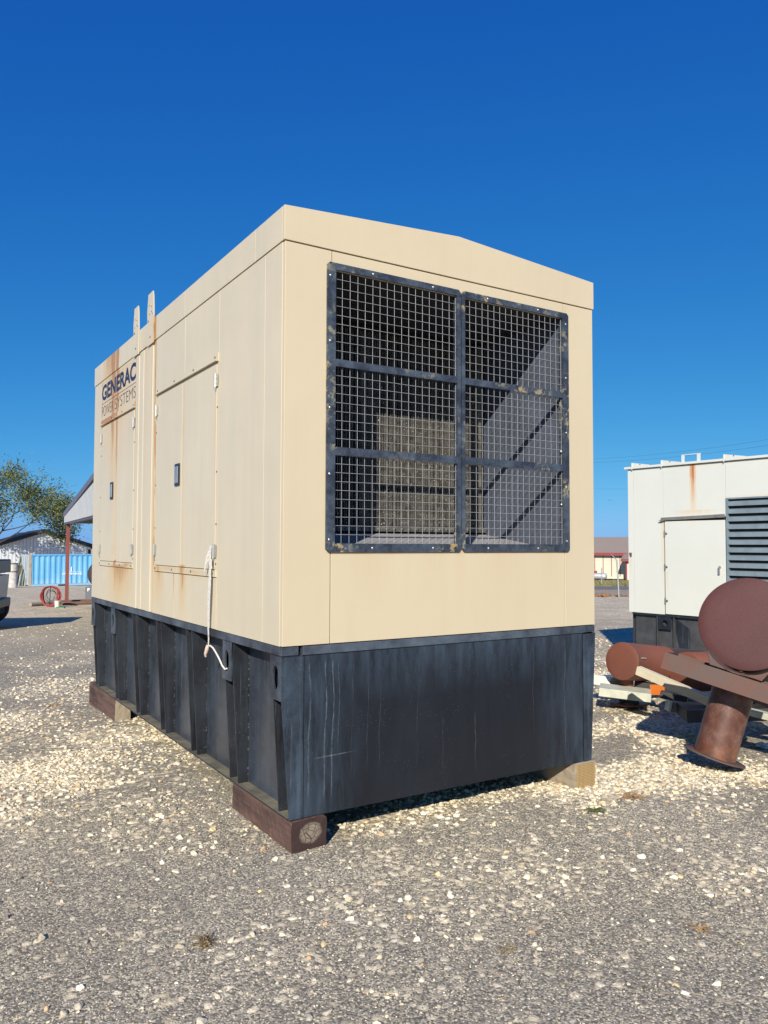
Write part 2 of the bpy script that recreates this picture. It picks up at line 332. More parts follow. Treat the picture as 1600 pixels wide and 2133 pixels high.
def pale(x, y):
    n = fbm(x * 1.3 + 50, y * 1.3 + 50, 5); n2 = fbm(x * .5 + 20, y * .5 + 9, 9)
    v = .08 + .45 * np.clip((n2 - .45) * 4, 0, 1) * np.clip((n - .3) * 2, 0, 1)
    for cx, cy, rx, ry, s in PATCH:
        d = np.sqrt(((x - cx) / rx) ** 2 + ((y - cy) / ry) ** 2)
        v = np.maximum(v, .9 * s * np.clip((1.75 - d) * .75 + (n - .5) * 1.9, 0, 1))
    for cx, cy, rx, ry in HOLES:
        d = np.sqrt(((x - cx) / rx) ** 2 + ((y - cy) / ry) ** 2); v = v * np.clip(d - .4 + (n - .5), .1, 1)
    return np.clip(v * (1 + (n - .5) * .9), 0, 1)
def ground_mat():
    t = NT('gravel_ground'); at_ = t.n('ShaderNodeAttribute', attribute_name='pale'); p = at_.outputs['Fac']
    far = t.n('ShaderNodeAttribute', attribute_name='far').outputs['Fac']
    v1 = t.n('ShaderNodeTexVoronoi'); v1.inputs['Scale'].default_value = 115; t.l(t.obj, v1.inputs[0])
    v2 = t.n('ShaderNodeTexVoronoi'); v2.inputs['Scale'].default_value = 32; t.l(t.obj, v2.inputs[0])
    sep = t.n('ShaderNodeSeparateColor'); t.l(v1.outputs['Color'], sep.inputs[0])
    sep2 = t.n('ShaderNodeSeparateColor'); t.l(v2.outputs['Color'], sep2.inputs[0])
    fine = t.ramp(sep.outputs[0], [(0, (.13, .127, .12)), (.35, (.25, .24, .225)), (.7, (.40, .38, .345)), (.93, (.58, .54, .47)), (1, (.76, .72, .63))])
    fine = t.mix(t.ramp(v1.outputs['Distance'], [(.4, 0), (.85, .6)]), fine, (.09, .085, .08))
    big = t.ramp(sep2.outputs[0], [(0, (.36, .33, .28)), (.4, (.56, .51, .42)), (.85, (.74, .68, .57)), (1, (.8, .76, .68))])
    big = t.mix(t.ramp(v2.outputs['Distance'], [(.4, 0), (.8, .6)]), big, (.20, .18, .15))
    k = t.m('GREATER_THAN', t.m('ADD', t.m('MULTIPLY', sep2.outputs[1], .95), .04), t.m('SUBTRACT', 1, t.m('MULTIPLY', p, .95)))
    c = t.mix(k, fine, big)
    big_n = t.noise(.6, 4); c = t.mix(1.0, c, t.ramp(big_n, [(.3, .84), (.7, 1.12)]), 'MULTIPLY')
    fc = t.mix(t.ramp(t.noise(1.1, 6, .7, v=t.vec((1, 1, 1))), [(.4, 0), (.65, 1)]), (.44, .40, .34), (.62, .56, .47))
    fn = t.mix(t.ramp(t.noise(14, 3, .8), [(.4, 0), (.6, 1)]), (.60, .60, .60), (1.3, 1.3, 1.3)); fc = t.mix(1.0, fc, fn, 'MULTIPLY')
    c = t.mix(far, c, fc); c = t.mix(1.0, c, (1.16, 1.08, .91), 'MULTIPLY')
    t.col(c).rough(.92)
    hgt = t.m('ADD', t.m('MULTIPLY', t.m('SUBTRACT', 1, v1.outputs['Distance']), .6), t.m('MULTIPLY', t.m('MULTIPLY', k, t.m('SUBTRACT', 1, v2.outputs['Distance'])), 1.4))
    t.bump(hgt, .0045, .8); t.b.inputs['Specular IOR Level'].default_value = .25; return t.mat
def make_ground():
    def axis(lo, hi, near0, near1, step):
        a = list(np.arange(near0, near1, step)); s = step; v = near1
        while v < hi: a.append(v); s *= 1.12; v += s
        s = step; v = near0 - step
        while v > lo: a.insert(0, v); s *= 1.12; v -= s
        return np.array(a)
    xs = axis(-900, 1500, -4, 7, .05); ys = axis(-300, 1500, -4, 9, .05)
    X, Y = np.meshgrid(xs, ys); z = h_ground(X, Y)
    near = np.exp(-((X - 1) ** 2 + (Y - 1) ** 2) / 400)
    z = z + ((fbm(X * 1.7 + 30, Y * 1.7 + 60, 21) - .5) * .035 + (fbm(X * 9 + 30, Y * 9 + 60, 25) - .5) * .012) * near
    nx, ny = len(xs), len(ys); V = np.stack([X, Y, z], -1).reshape(-1, 3)
    i = np.arange(nx * ny).reshape(ny, nx); F = np.stack([i[:-1, :-1], i[:-1, 1:], i[1:, 1:], i[1:, :-1]], -1).reshape(-1, 4)
    me = bpy.data.meshes.new('ground'); me.vertices.add(len(V)); me.vertices.foreach_set('co', V.ravel().astype('f'))
    me.loops.add(F.size); me.loops.foreach_set('vertex_index', F.ravel().astype('i')); me.polygons.add(len(F))
    me.polygons.foreach_set('loop_start', np.arange(0, F.size, 4).astype('i')); me.polygons.foreach_set('loop_total', np.full(len(F), 4, 'i'))
    me.polygons.foreach_set('use_smooth', np.ones(len(F), bool)); me.update(); me.validate()
    a = me.attributes.new('pale', 'FLOAT', 'POINT'); a.data.foreach_set('value', pale(X, Y).ravel().astype('f'))
    d = np.hypot(X - CAMP.x, Y - CAMP.y); a = me.attributes.new('far', 'FLOAT', 'POINT'); a.data.foreach_set('value', np.clip((d - 13) / 12, 0, 1).ravel().astype('f'))
    me.materials.append(ground_mat()); o = bpy.data.objects.new('ground', me); COL.objects.link(o); o['kind'] = 'structure'
    return xs, ys, z
gx, gy, gz = make_ground()
def ground_at(x, y):
    x = np.asarray(x, float); y = np.asarray(y, float)
    i = np.clip(np.searchsorted(gx, x) - 1, 0, len(gx) - 2); j = np.clip(np.searchsorted(gy, y) - 1, 0, len(gy) - 2)
    u = (x - gx[i]) / (gx[i + 1] - gx[i]); v = (y - gy[j]) / (gy[j + 1] - gy[j])
    return gz[j, i] * (1 - u) * (1 - v) + gz[j, i + 1] * u * (1 - v) + gz[j + 1, i] * (1 - u) * v + gz[j + 1, i + 1] * u * v
def gat(x, y): return float(ground_at(x, y))

# ------------------------------------------------------------------ loose gravel: real stones, one object
def ico(sub):
    bm = bmesh.new(); bmesh.ops.create_icosphere(bm, subdivisions=sub, radius=1); bm.verts.ensure_lookup_table()
    v = np.array([p.co[:] for p in bm.verts]); f = np.array([[q.index for q in p.verts] for p in bm.faces]); bm.free(); return v, f
def gravel():
    r = np.random.RandomState(3); A = {}
    VV, FF, CC, SS = [], [], [], []; off = 0
    yaw0 = math.atan2(.530, .848)
    def sample(n, d0, d1):
        u = r.rand(n); d = np.sqrt(d0 ** 2 + u * (d1 ** 2 - d0 ** 2)); a = yaw0 + (r.rand(n) - .5) * 1.15
        return CAMP.x + d * np.sin(a), CAMP.y + d * np.cos(a), d
    def put(n, d0, d1, s0, s1, sub, dens, pw=1.0):
        nonlocal off
        x, y, d = sample(n, d0, d1); keep = r.rand(n) < dens(x, y); x, y = x[keep], y[keep]; n = len(x)
        under = (x > .3) & (x < 2.1) & (y > .6) & (y < 4.4); x, y = x[~under], y[~under]; n = len(x)
        v, f = ico(sub); s = s0 + (s1 - s0) * r.rand(n) ** pw
        protos = []
        for k in range(24):
            q = v.copy(); dirs = r.randn(12, 3); dirs /= np.linalg.norm(dirs, axis=1)[:, None]
            for dd in dirs:
                c = q @ dd; lim = .45 + .4 * r.rand(); q = q - np.outer(np.clip(c - lim, 0, None), dd) * 1.0
            protos.append(q * (1 + .05 * r.randn(len(q), 1)) * np.array([1, .62 + .35 * r.rand(), .42 + .3 * r.rand()]))
        protos = np.array(protos); P = protos[r.randint(0, 24, n)] * (s[:, None, None] * .5)
        a = r.rand(n) * 2 * PI; ca, sa = np.cos(a), np.sin(a); tl = (r.rand(n) - .5) * .7; ct, st = np.cos(tl), np.sin(tl)
        X = P[:, :, 0] * ct[:, None] - P[:, :, 2] * st[:, None]; Z = P[:, :, 0] * st[:, None] + P[:, :, 2] * ct[:, None]
        xx = X * ca[:, None] - P[:, :, 1] * sa[:, None] + x[:, None]; yy = X * sa[:, None] + P[:, :, 1] * ca[:, None] + y[:, None]
        zz = Z + (ground_at(x, y) + s * (r.rand(n) * .26 - .12))[:, None]
        VV.append(np.stack([xx, yy, zz], -1).reshape(-1, 3)); FF.append((f[None] + (np.arange(n) * len(v))[:, None, None] + off).reshape(-1, 3)); off += n * len(v); SS.append(np.zeros(n * len(f), bool))
        pl = np.array([(.74, .69, .58), (.80, .76, .66), (.66, .60, .48), (.60, .57, .51), (.72, .59, .38), (.46, .43, .39), (.62, .44, .29), (.84, .81, .74)])
        gr = np.array([(.27, .26, .24), (.38, .36, .33), (.48, .45, .40), (.48, .445, .385), (.21, .20, .195), (.56, .52, .44), (.66, .61, .52), (.60, .46, .26)])
        pp = pale(x, y); isp = r.rand(n) < np.clip(.12 + pp + (s > .02) * .4, 0, 1)
        wp = r.choice(8, n, p=[.26, .18, .18, .14, .06, .09, .03, .06]); wg = r.choice(8, n, p=[.2, .24, .2, .13, .12, .06, .03, .02])
        c = np.where(isp[:, None], pl[wp], gr[wg]) * (.80 + .3 * r.rand(n, 1)) * np.array([[1.10, 1.04, .91]])
        CC.append(np.repeat(np.concatenate([c, np.ones((n, 1))], 1), len(v), 0))
    clump = lambda x, y: .35 + 1.3 * np.clip((fbm(x * 2.3 + 7, y * 2.3 + 3, 31) - .42) * 6, 0, 1)
    put(7500, 2.2, 6.5, .018, .055, 2, lambda x, y: (.07 + .95 * np.clip(pale(x, y), 0, .6)) * clump(x, y) * .8, 2.1)
    put(15000, 2.2, 6.5, .010, .024, 1, lambda x, y: (.22 + .6 * pale(x, y)) * clump(x, y) * .8, 1.4)
    put(70000, 2.2, 5.2, .004, .013, 1, lambda x, y: np.full(len(x), .85), 1.3)
    put(34000, 2.2, 7.0, .020, .048, 2, lambda x, y: pale(x, y) ** 2.2, 1.3)
    put(44000, 6.8, 12.0, .024, .058, 1, lambda x, y: .03 + .9 * pale(x, y) ** 1.8, 1.2)
    put(20000, 11.0, 20.0, .03, .07, 1, lambda x, y: .03 + .5 * pale(x, y), 1.2)
    V = np.concatenate(VV); F = np.concatenate(FF); Cc = np.concatenate(CC); SMF = np.concatenate(SS)
    me = bpy.data.meshes.new('gravel'); me.vertices.add(len(V)); me.vertices.foreach_set('co', V.ravel().astype('f'))
    me.loops.add(F.size); me.loops.foreach_set('vertex_index', F.ravel().astype('i')); me.polygons.add(len(F))
    me.polygons.foreach_set('loop_start', np.arange(0, F.size, 3).astype('i')); me.polygons.foreach_set('loop_total', np.full(len(F), 3, 'i'))
    me.polygons.foreach_set('use_smooth', SMF); me.update()
    a = me.attributes.new('stone', 'FLOAT_COLOR', 'POINT'); a.data.foreach_set('color', Cc.ravel().astype('f'))
    t = NT('limestone_stones'); q = t.n('ShaderNodeAttribute', attribute_name='stone').outputs['Color']
    c = t.mix(1.0, q, t.ramp(t.noise(90, 4, .7), [(.3, .8), (.7, 1.1)]), 'MULTIPLY'); t.col(c).rough(.9); t.bump(t.noise(260, 3), .0012)
    t.b.inputs['Specular IOR Level'].default_value = .25
    me.materials.append(t.mat); o = bpy.data.objects.new('gravel', me); COL.objects.link(o)
    tag(o, 'loose pale limestone gravel scattered over the grey yard', 'gravel', kind='stuff'); print('gravel faces', len(F))
gravel()

# ------------------------------------------------------------------ the big tan generator
G = thing('generator', 'large tan generator enclosure on a black fuel tank base with twin mesh grilles', 'generator')
W, L, B, SM, H, PK = 2.3, 4.6, 1.06, 3.203, 3.391, 3.466
th = .03
# enclosure shell
MB().box(0, W, L - th, L, B, SM).build('rear_wall', M['tan_side'], G)
MB().box(W - th, W, .03, L - th, B, SM).build('side_wall', M['tan_side'], G)
MB().box(.05, W - .05, .85, L - .05, B + .01, B + .03).build('floor_plate', M['black_rough'], G)
def fpanel(x0, x1, z0, z1, g=.0025): return MB().box(x0 + g, x1 - g, 0, th, z0 + g, z1 - g).build('front_panel', M['tan_front'], G, .002)
fpanel(0, .283, B, SM); fpanel(2.024, W, B, SM); fpanel(.283, 2.024, 3.10, SM); fpanel(.283, 2.024, B, 1.575)
MB().box(.03, W - .03, th, th + .008, 3.12, SM).build('backing_strip', M['screw'], G)
def spanel(y0, y1, z0, z1, g=.002, x0=0, name='side_panel'): return MB().box(x0, x0 + th, y0 + g, y1 - g, z0 + g, z1 - g).build(name, M['tan_side'], G, .0015)
spanel(th, .255, B, SM, .0008); spanel(.255, .975, B, SM, .0012)
spanel(.975, 1.665, 2.80, SM); spanel(1.665, 2.40, 2.80, SM); spanel(.975, 1.85, B, 1.385); spanel(1.85, 2.40, B, 1.385)
spanel(2.985, 3.62, 2.80, SM, .001); spanel(3.62, 4.27, 2.80, SM, .001); spanel(4.27, L - th, B, SM); spanel(2.985, 3.63, B, 1.385); spanel(3.63, 4.27, B, 1.385)
MB().box(th + .002, th + .008, .05, L - .05, B + .01, SM - .01).build('inner_lining', M['screw'], G)
# folded posts between the door bays
for y0, y1, xo in ((2.885, 2.985, -.003), (2.76, 2.885, 0.002), (2.60, 2.76, .004), (2.475, 2.60, -.002), (2.40, 2.475, .003)):
    MB().box(xo, xo + th, y0 + .001, y1 - .001, B + .002, SM - .002).build('corrugated_post', M['tan_side'], G, .003)
# roof cap: fascia with shallow gable
o_ = .006
for a, b in ((-o_, .30), (.302, 3.02), (3.022, L + o_)): pass
MB().prism([(-o_, SM + .003), (W + o_, SM + .003), (W + o_, H), (W / 2, PK), (-o_, H)], -o_, .022, 'y').build('roof_fascia', M['tan_front'], G, .002)
MB().prism([(-o_, SM + .003), (W + o_, SM + .003), (W + o_, H), (W / 2, PK), (-o_, H)], L - .02, L + o_, 'y').build('roof_fascia', M['tan_side'], G, .002)
ys = [.0225, .39, 1.665, 3.03, 4.27, L - .0205]
for y0, y1 in zip(ys[:-1], ys[1:]):
    MB().box(-o_, .02, y0 + .0015, y1 - .0015, SM + .003, H).build('roof_side_fascia', M['tan_side'], G, .001)
    MB().prism([(.0205, H - .012), (W / 2, PK - .012), (W - .021, H - .012), (W - .021, H - .001), (W / 2, PK - .001), (.0205, H - .001)], y0 + .0015, y1 - .0015, 'y').build('roof_panel', M['tan_side'], G)
MB().box(W - .02, W + o_, .0225, L - .0205, SM + .003, H).build('roof_side_fascia', M['tan_side'], G, .002)
MB().box(.035, W - .035, .04, L - .04, SM - .02, SM - .005).build('ceiling_plate', M['black_rough'], G)
# two upright mounting brackets above the roof edge, one torn at the top
def bracket(y0, y1, zt, zb):
    o = MB().prism([(y0, zb), (y1, zb), (y1 + .005, zt - .30), (y1 + .012, zt - .29), (y1, zt - .22), (y1 + .006, zt - .14), (y1 - .012, zt - .05), (y1 - .02, zt), (y0 + .03, zt), (y0 + .012, zt - .05), (y0 - .002, zt - .2), (y0, zt - .3)][::-1], -.016, -.008, 'x').build('mounting_bracket', M['tan_side'], G, .001)
    for y, z in ((y0 + .035, zb + .24), (y1 - .035, zb + .20), (y0 + .09, zb + .06), (y0 + .06, zt - .12), (y0 + .06, zt - .16), (y0 + .12, zt - .1), (y0 + .12, zt - .17)):
        MB().tube((-.0165, y, z), (-.019, y, z), .009 if z < zt - .2 else .005, n=8).build('screw', M['screw'], o)
bracket(2.87, 3.04, 3.605, 3.19); bracket(2.425, 2.61, 3.61, 3.19)
# mesh grilles
def grille(x0, x1, ix0, ix1, ncell, bolts, hole=None):
    z0, z1, iz0, iz1 = 1.552, 3.135, 1.599, 3.098; c = .016
    fr = MB()
    # four mitred rails
    O = [(x0 + c, z0), (x1 - c, z0), (x1, z0 + c), (x1, z1 - c), (x1 - c, z1), (x0 + c, z1), (x0, z1 - c), (x0, z0 + c)]
    I = [(ix0, iz0), (ix1, iz0), (ix1, iz1), (ix0, iz1)]
    for poly in ([O[0], O[1], I[1], I[0]], [O[1], O[2], I[1]], [O[2], O[3], I[2], I[1]], [O[3], O[4], I[2]], [O[4], O[5], I[3], I[2]], [O[5], O[6], I[3]], [O[6], O[7], I[0], I[3]], [O[7], O[0], I[0]]):
        fr.prism(poly, -.012, -.0022, 'y')
    fr.box(ix0 - .004, ix0, -.0015, .024, iz0, iz1).box(ix1, ix1 + .004, -.0015, .024, iz0, iz1)
    f = fr.build('grille_frame', M['frame'], G)
    for a, b in ((2.565, 2.605), (2.080, 2.123)):
        MB().box(ix0 - .0005, ix1 + .0005, -.0125, -.0035, a, b).build('crossbar', M['frame'], f)
    wm = MB(); wr = .0012; dx = (ix1 - ix0) / ncell
    rows = list(np.linspace(iz1, 2.605, 11)[1:]) + list(np.linspace(2.565, 2.123, 10)[1:-1]) + list(np.linspace(2.080, iz0, 11)[:-1])
    def wire(p, q):
        n = 3; pts = [Vector(p).lerp(Vector(q), k / n) + Vector((random.uniform(-.0011, .0011), random.uniform(-.001, .001), random.uniform(-.0011, .0011))) for k in range(n + 1)]
        wm.path(pts, wr, 5)
    for k in range(ncell + 1):
        x = ix0 + dx * k + (.002 if k == 0 else -.002 if k == ncell else 0)
        if hole and k == hole[0]:
            wire((x, .0045, iz1), (x, .0045, rows[hole[1]])); wire((x, .0045, rows[hole[1] + 1]), (x, .0045, iz0))
        else: wire((x, .0045, iz1), (x, .0045, iz0))
    for z in rows: wire((ix0, .0, z), (ix1, .0, z))
    tag(wm.build('wire_mesh', M['wire'], f), kind='stuff')
    for x, z in bolts:
        b = MB().lathe([(0, .009), (.002, .009), (.0045, .007), (.0065, .003), (.007, 0)], (x, -.012, z), (0, -1, 0), 12); b.build('bolt', M['bolt'], f)
zs = [3.06, 2.70, 2.335, 1.975, 1.62]
grille(.248, 1.160, .302, 1.132, 17, [(.268, z) for z in zs] + [(.54, 3.116), (.955, 3.116), (.54, 1.574), (.955, 1.574)])
grille(1.168, 2.060, 1.192, 2.006, 17, [(2.035, z) for z in zs] + [(1.37, 3.117), (1.79, 3.117), (1.37, 1.573), (1.78, 1.573)], (7, 2))
for z in (2.21, 1.86): MB().lathe([(0, .011), (.004, .009), (.007, 0)], (1.998, -.003, z), (0, -1, 0), 10).build('bolt', M['bolt'], G)
# radiator and its duct
RY = .82
MB().box(.2, .24, .035, 1.0, 1.5, 3.15).build('duct_wall', M['black_rough'], G)  # left wall near black, its shade put into the colour
MB().box(2.03, 2.05, .035, .84, 1.5, 3.15).build('duct_wall', M['duct_grey'], G)
MB().prism([(.035, 1.556), (RY + .1, 1.685), (RY + .1, 1.66), (.035, 1.53)], .242, 2.028, 'x').build('duct_floor', M['duct_floor'], G)
MB().box(.242, 2.028, .035, RY + .1, 3.105, 3.12).build('duct_ceiling', M['black_rough'], G)
rad = MB().box(.242, 2.03, RY + .03, RY + .06, 1.5, 3.1).build('radiator', M['fin_back'], G)
fn = MB(); x = .29
while x < 1.93:
    wdt = random.choice((.003, .004, .0055)); fn.box(x, x + wdt, RY + random.uniform(0, .006), RY + .029, 1.72, 3.05); x += random.choice((.010, .012, .014, .018, .024))
tag(fn.build('radiator_fin', M['fin'], rad), kind='stuff')
tb = MB()
for k in range(14): tb.tube((.27, RY + .024, 1.76 + k * .095), (1.95, RY + .024, 1.76 + k * .095), .004, n=6)
tag(tb.build('radiator_tube', M['fin'], rad), kind='stuff')
fl = MB(); rr = random.Random(5)
for k in range(900):
    x, z = rr.uniform(.3, 1.93), 1.73 + 1.0 * rr.random() ** 1.5; s_ = rr.uniform(.0025, .0065) * (1.7 if rr.random() < .1 else 1)
    fl.add([(x, RY - .003, z), (x + s_, RY - .001, z + s_ * rr.uniform(-.5, .5)), (x + s_ * rr.random(), RY - .004, z + s_), (x + s_ * .5, RY + .004, z + s_ * .5)], [(0, 1, 2), (0, 1, 3), (1, 2, 3), (2, 0, 3)])
tag(fl.build('seed_fluff', plain('seed_fluff_white', (.55, .52, .46), .9, .3, 50), rad), kind='stuff')
MB().box(.25, 2.02, RY - .02, RY + .028, 1.685, 1.715).build('radiator_bottom_rail', M['fin'], rad)
MB().box(1.95, 1.985, RY - .01, RY + .028, 1.715, 3.08).build('radiator_side_rail', M['fin'], rad)
for k in range(26): MB().lathe([(0, .011), (.006, .01), (.009, 0)], (.31 + k * .064, RY - .02, 1.70), (0, -1, 0), 8).build('rail_bolt', M['fin'], rad)
# side doors
def doors(y0, y1, ysplit, handle_y, brk=False):
    dz0, dz1 = 1.435, 2.748
    for a, b in ((y0 + .03, ysplit - .012), (ysplit + .012, y1 - .03)):
        d = MB().box(-.0035, .022, a, b, dz0, dz1).build('door', M['tan_side'], G, .002)
        if a < handle_y < b:
            hd = MB().box(-.012, -.006, handle_y - .055, handle_y + .055, 2.01, 2.17).build('handle', M['black'], d, .004)
            MB().box(-.0165, -.0125, handle_y - .03, handle_y + .035, 2.03, 2.15).build('latch_paddle', M['steel'], d, .002)
    t = MB().box(-.003, .02, ysplit - .011, ysplit + .011, dz0, dz1).build('door_strip', M['tan_side'], G, .002)
    MB().box(-.001, .02, y0, y0 + .029, 1.385, 2.80).build('door_trim', M['tan_side'], G)
    MB().box(-.001, .02, y1 - .029, y1, 1.385, 2.80).build('door_trim', M['tan_side'], G)
    rl = MB().box(-.022, .02, y0 + .002, y1 - .002, 2.752, 2.756).box(-.008, .02, y0 + .002, y1 - .002, 2.757, 2.806).build('drip_rail', M['tan_side'], G)
    sl = MB().box(-.008, .02, y0 + .002, y1 - .002, 1.388, 1.431).build('sill_strip', M['tan_side'], G, .001)
    for k in range(4):
        y = y0 + .05 + (y1 - y0 - .1) * k / 3
        MB().tube((-.008, y, 2.782), (-.012, y, 2.782), .007, n=8).build('screw', M['screw'], rl)
        MB().tube((-.008, y, 1.41), (-.012, y, 1.41), .007, n=8).build('screw', M['screw'], sl)
    for y in (y0 + .014, y1 - .014):
        for z in (2.46, 2.05, 1.72, 1.47): MB().tube((-.001, y, z), (-.005, y, z), .006, n=8).build('screw', M['screw'], G)
    for y, s_ in ((y0 + .03, 1), (y1 - .03, -1)):
        for z in (2.63, 1.55):
            h_ = MB().tube((-.014, y, z - .045), (-.014, y, z + .045), .008, n=10).box(-.011, -.0065, y - .03, y + .03, z - .04, z + .04).tube((-.014, y, z - .062), (-.014, y, z - .045), .004, .007, n=8)
            h_.build('hinge', M['steel'], G)
doors(.975, 2.36, 1.69, 1.785); doors(2.985, 4.27, 3.66, 3.775)
# lettering on the side
def text(s, y_left, y_right, z0, z1, mat, off=0, name='lettering', parent=G, sp=1.0, xo=-.0012, mtx=None, w=None):
    cu = bpy.data.curves.new(name, 'FONT'); cu.body = s; cu.size = 1; cu.offset = off; cu.extrude = .0; cu.space_character = sp
    o = bpy.data.objects.new('tmp', cu); COL.objects.link(o); dg = bpy.context.evaluated_depsgraph_get(); me = bpy.data.meshes.new_from_object(o.evaluated_get(dg))
    COL.objects.unlink(o); bpy.data.objects.remove(o)
    v = np.array([p.co[:] for p in me.vertices]); mn, mx = v.min(0), v.max(0)
    for p in me.vertices:
        u = (p.co.x - mn[0]) / (mx[0] - mn[0]); q = (p.co.y - mn[1]) / (mx[1] - mn[1])
        if mtx is None: p.co = (xo, y_left + (y_right - y_left) * u, z0 + (z1 - z0) * q)
        else: p.co = mtx @ Vector((u, q, 0))
    me.materials.clear(); me.materials.append(mat); ob = bpy.data.objects.new(name, me); COL.objects.link(ob)
    if parent: ob.parent = parent
    return ob
text('GENERAC', 4.275, 3.0, 3.0, 3.155, M['letter_navy'], .036, sp=1.0)
text('POWER', 4.27, 3.80, 2.845, 2.945, M['letter_grey'], -.018); text('SYSTEMS', 3.74, 3.0, 2.845, 2.945, M['letter_grey'], -.018)
MB().box(-.0014, -.0002, 3.0, 4.27, 2.970, 2.974).build('lettering_rule', M['letter_grey'], G)

# fuel tank base
TZ0 = .168
t = NT('dusty_ledge_paint'); x, y, z = t.xyz(); k = t.m('MULTIPLY', t.m('GREATER_THAN', z, .1755), t.ramp(t.noise(5, 5, .7), [(.35, .25), (.6, 1)])); dusty_c = t.mix(k, (.02, .022, .027), (.20, .18, .125)); t.col(dusty_c).rough(.9); dusty = t.mat
rail = MB().box(0, .10, 0.004, L, 1.012, 1.058).box(W - .1, W, .004, L, 1.012, 1.058).box(.121, 2.19, -.006, .05, 1.012, 1.058).box(.101, W - .101, .051, L - .004, 1.030, 1.057).build('tank_top_rail', M['dark_rail'], G, .003)
MB().box(.133, 2.185, .004, .012, TZ0, 1.010).build('tank_end_plate', M['plate'], G)
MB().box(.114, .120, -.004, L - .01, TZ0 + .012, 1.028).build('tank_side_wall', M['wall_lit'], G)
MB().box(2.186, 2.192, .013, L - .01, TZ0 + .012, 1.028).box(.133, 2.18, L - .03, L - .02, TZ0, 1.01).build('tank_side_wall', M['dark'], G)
MB().box(.045, 2.26, .014, L - .004, TZ0 - .002, TZ0 + .008).build('tank_bottom_plate', dusty, G)
def taper(y0, y1, dark=M['dark'], name='tank_rib'):
    """upright tapering gusset plate, its outer edge leaning in towards the bottom"""
    return MB().prism([(.0015, 1.010), (.1135, 1.010), (.1135, TZ0 + .011), (.052, TZ0 + .011)], y0, y1, 'y').build(name, dark, G, .0015)
ribc = [(0.002, .14), (.71, .85), (1.45, 1.575), (2.165, 2.295), (2.88, 3.01), (3.60, 3.735), (4.44, 4.57)]
for i, (a, b) in enumerate(ribc):
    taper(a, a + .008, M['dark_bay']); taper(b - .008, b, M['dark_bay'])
    if i in (0, 1, 5, 6):
        # lifting lug: flat plate with an oval hole closing the top of the channel
        c = (a + b) / 2; bm = MB(); N = 24; zc = .895
        outer = []; inner = []
        for k in range(N):
            an = 2 * PI * k / N; cx, sz = math.cos(an), math.sin(an)
            m_ = max(abs(cx) / 1, abs(sz) / 1); outer.append((c + (b - a) / 2 * cx / m_, zc + .115 * sz / m_)); inner.append((c + .035 * cx, zc + .062 * sz))
        vs = [(-.002, u, v) for u, v in outer] + [(-.002, u, v) for u, v in inner] + [(.010, u, v) for u, v in outer] + [(.010, u, v) for u, v in inner]
        fs = []
        for k in range(N):
            j = (k + 1) % N; fs += [(k, j, j + N, k + N), (k + 2 * N, k + 3 * N, j + 3 * N, j + 2 * N), (k, k + 2 * N, j + 2 * N, j), (k + N, j + N, j + 3 * N, k + 3 * N)]
        bm.add(vs, fs).build('lifting_lug', M['dark_rail'], G, .001)
rust_in = rust('flaking_rust', (.20, .10, .055), (.42, .27, .16), 30, .9)
MB().box(.112, .1135, .725, .835, TZ0 + .02, .77).build('rusted_channel_back', rust_in, G)
# weld beads down the inner corner of each rib
for (a, b) in ribc[1:]:
    wd = MB(); z = TZ0 + .05
    while z < .93: wd.tube((.1125, a - .0015, z), (.1125, a - .0015, z + random.uniform(.004, .014)), random.uniform(.0015, .0032), n=5); z += random.choice((.012, .02, .035, .06, .11))
    tag(wd.build('weld_bead', plain('dull_weld', (.10, .10, .10), .6, .4, 60), G), kind='stuff')
# corner posts at the front
MB().prism([(.0, 1.005), (.127, 1.005), (.127, TZ0), (.048, TZ0), (.0, .775)], -.002, .0018, 'y').build('corner_post', M['post'], G, .001)
MB().prism([(2.186, 1.005), (W, 1.005), (W - .046, TZ0), (2.186, TZ0)], -.002, .003, 'y').build('corner_post', M['post'], G, .001)
MB().prism([(W - .002, 1.008), (W, 1.008), (W - .046, TZ0), (W - .05, TZ0)], .003, L, 'y').build('tank_outer_edge', M['dark'], G)

# ------------------------------------------------------------------ timber blocks
def endgrain():
    t = NT('sawn_end_grain'); x, y, z = t.xyz()
    r_ = t.m('SQRT', t.m('ADD', t.m('POWER', t.m('MULTIPLY', t.m('SUBTRACT', x, .008), .85), 2), t.m('POWER', t.m('SUBTRACT', z, .098), 2)))
    r2 = t.m('ADD', r_, t.m('MULTIPLY', t.noise(25, 3), .012))
    ring = t.m('SINE', t.m('MULTIPLY', r2, 420)); crk = t.ramp(t.vor(28, v=t.vec((1, .2, 1)), feature='DISTANCE_TO_EDGE'), [(.02, 1), (.05, 0)])
    inn = t.ramp(t.m('ADD', r2, t.m('MULTIPLY', t.noise(38, 5, .7), .035)), [(.068, 1), (.080, 0)])
    c = t.mix(inn, (.04, .02, .017), (.22, .185, .14)); c = t.mix(t.m('MULTIPLY', t.ramp(ring, [(.3, 0), (1, 1)]), t.m('MULTIPLY', inn, .7)), c, (.12, .085, .06)); c = t.mix(t.m('MULTIPLY', crk, inn), c, (.05, .03, .025))
    t.col(c).rough(.9); t.bump(t.noise(60, 5), .004); return t.mat
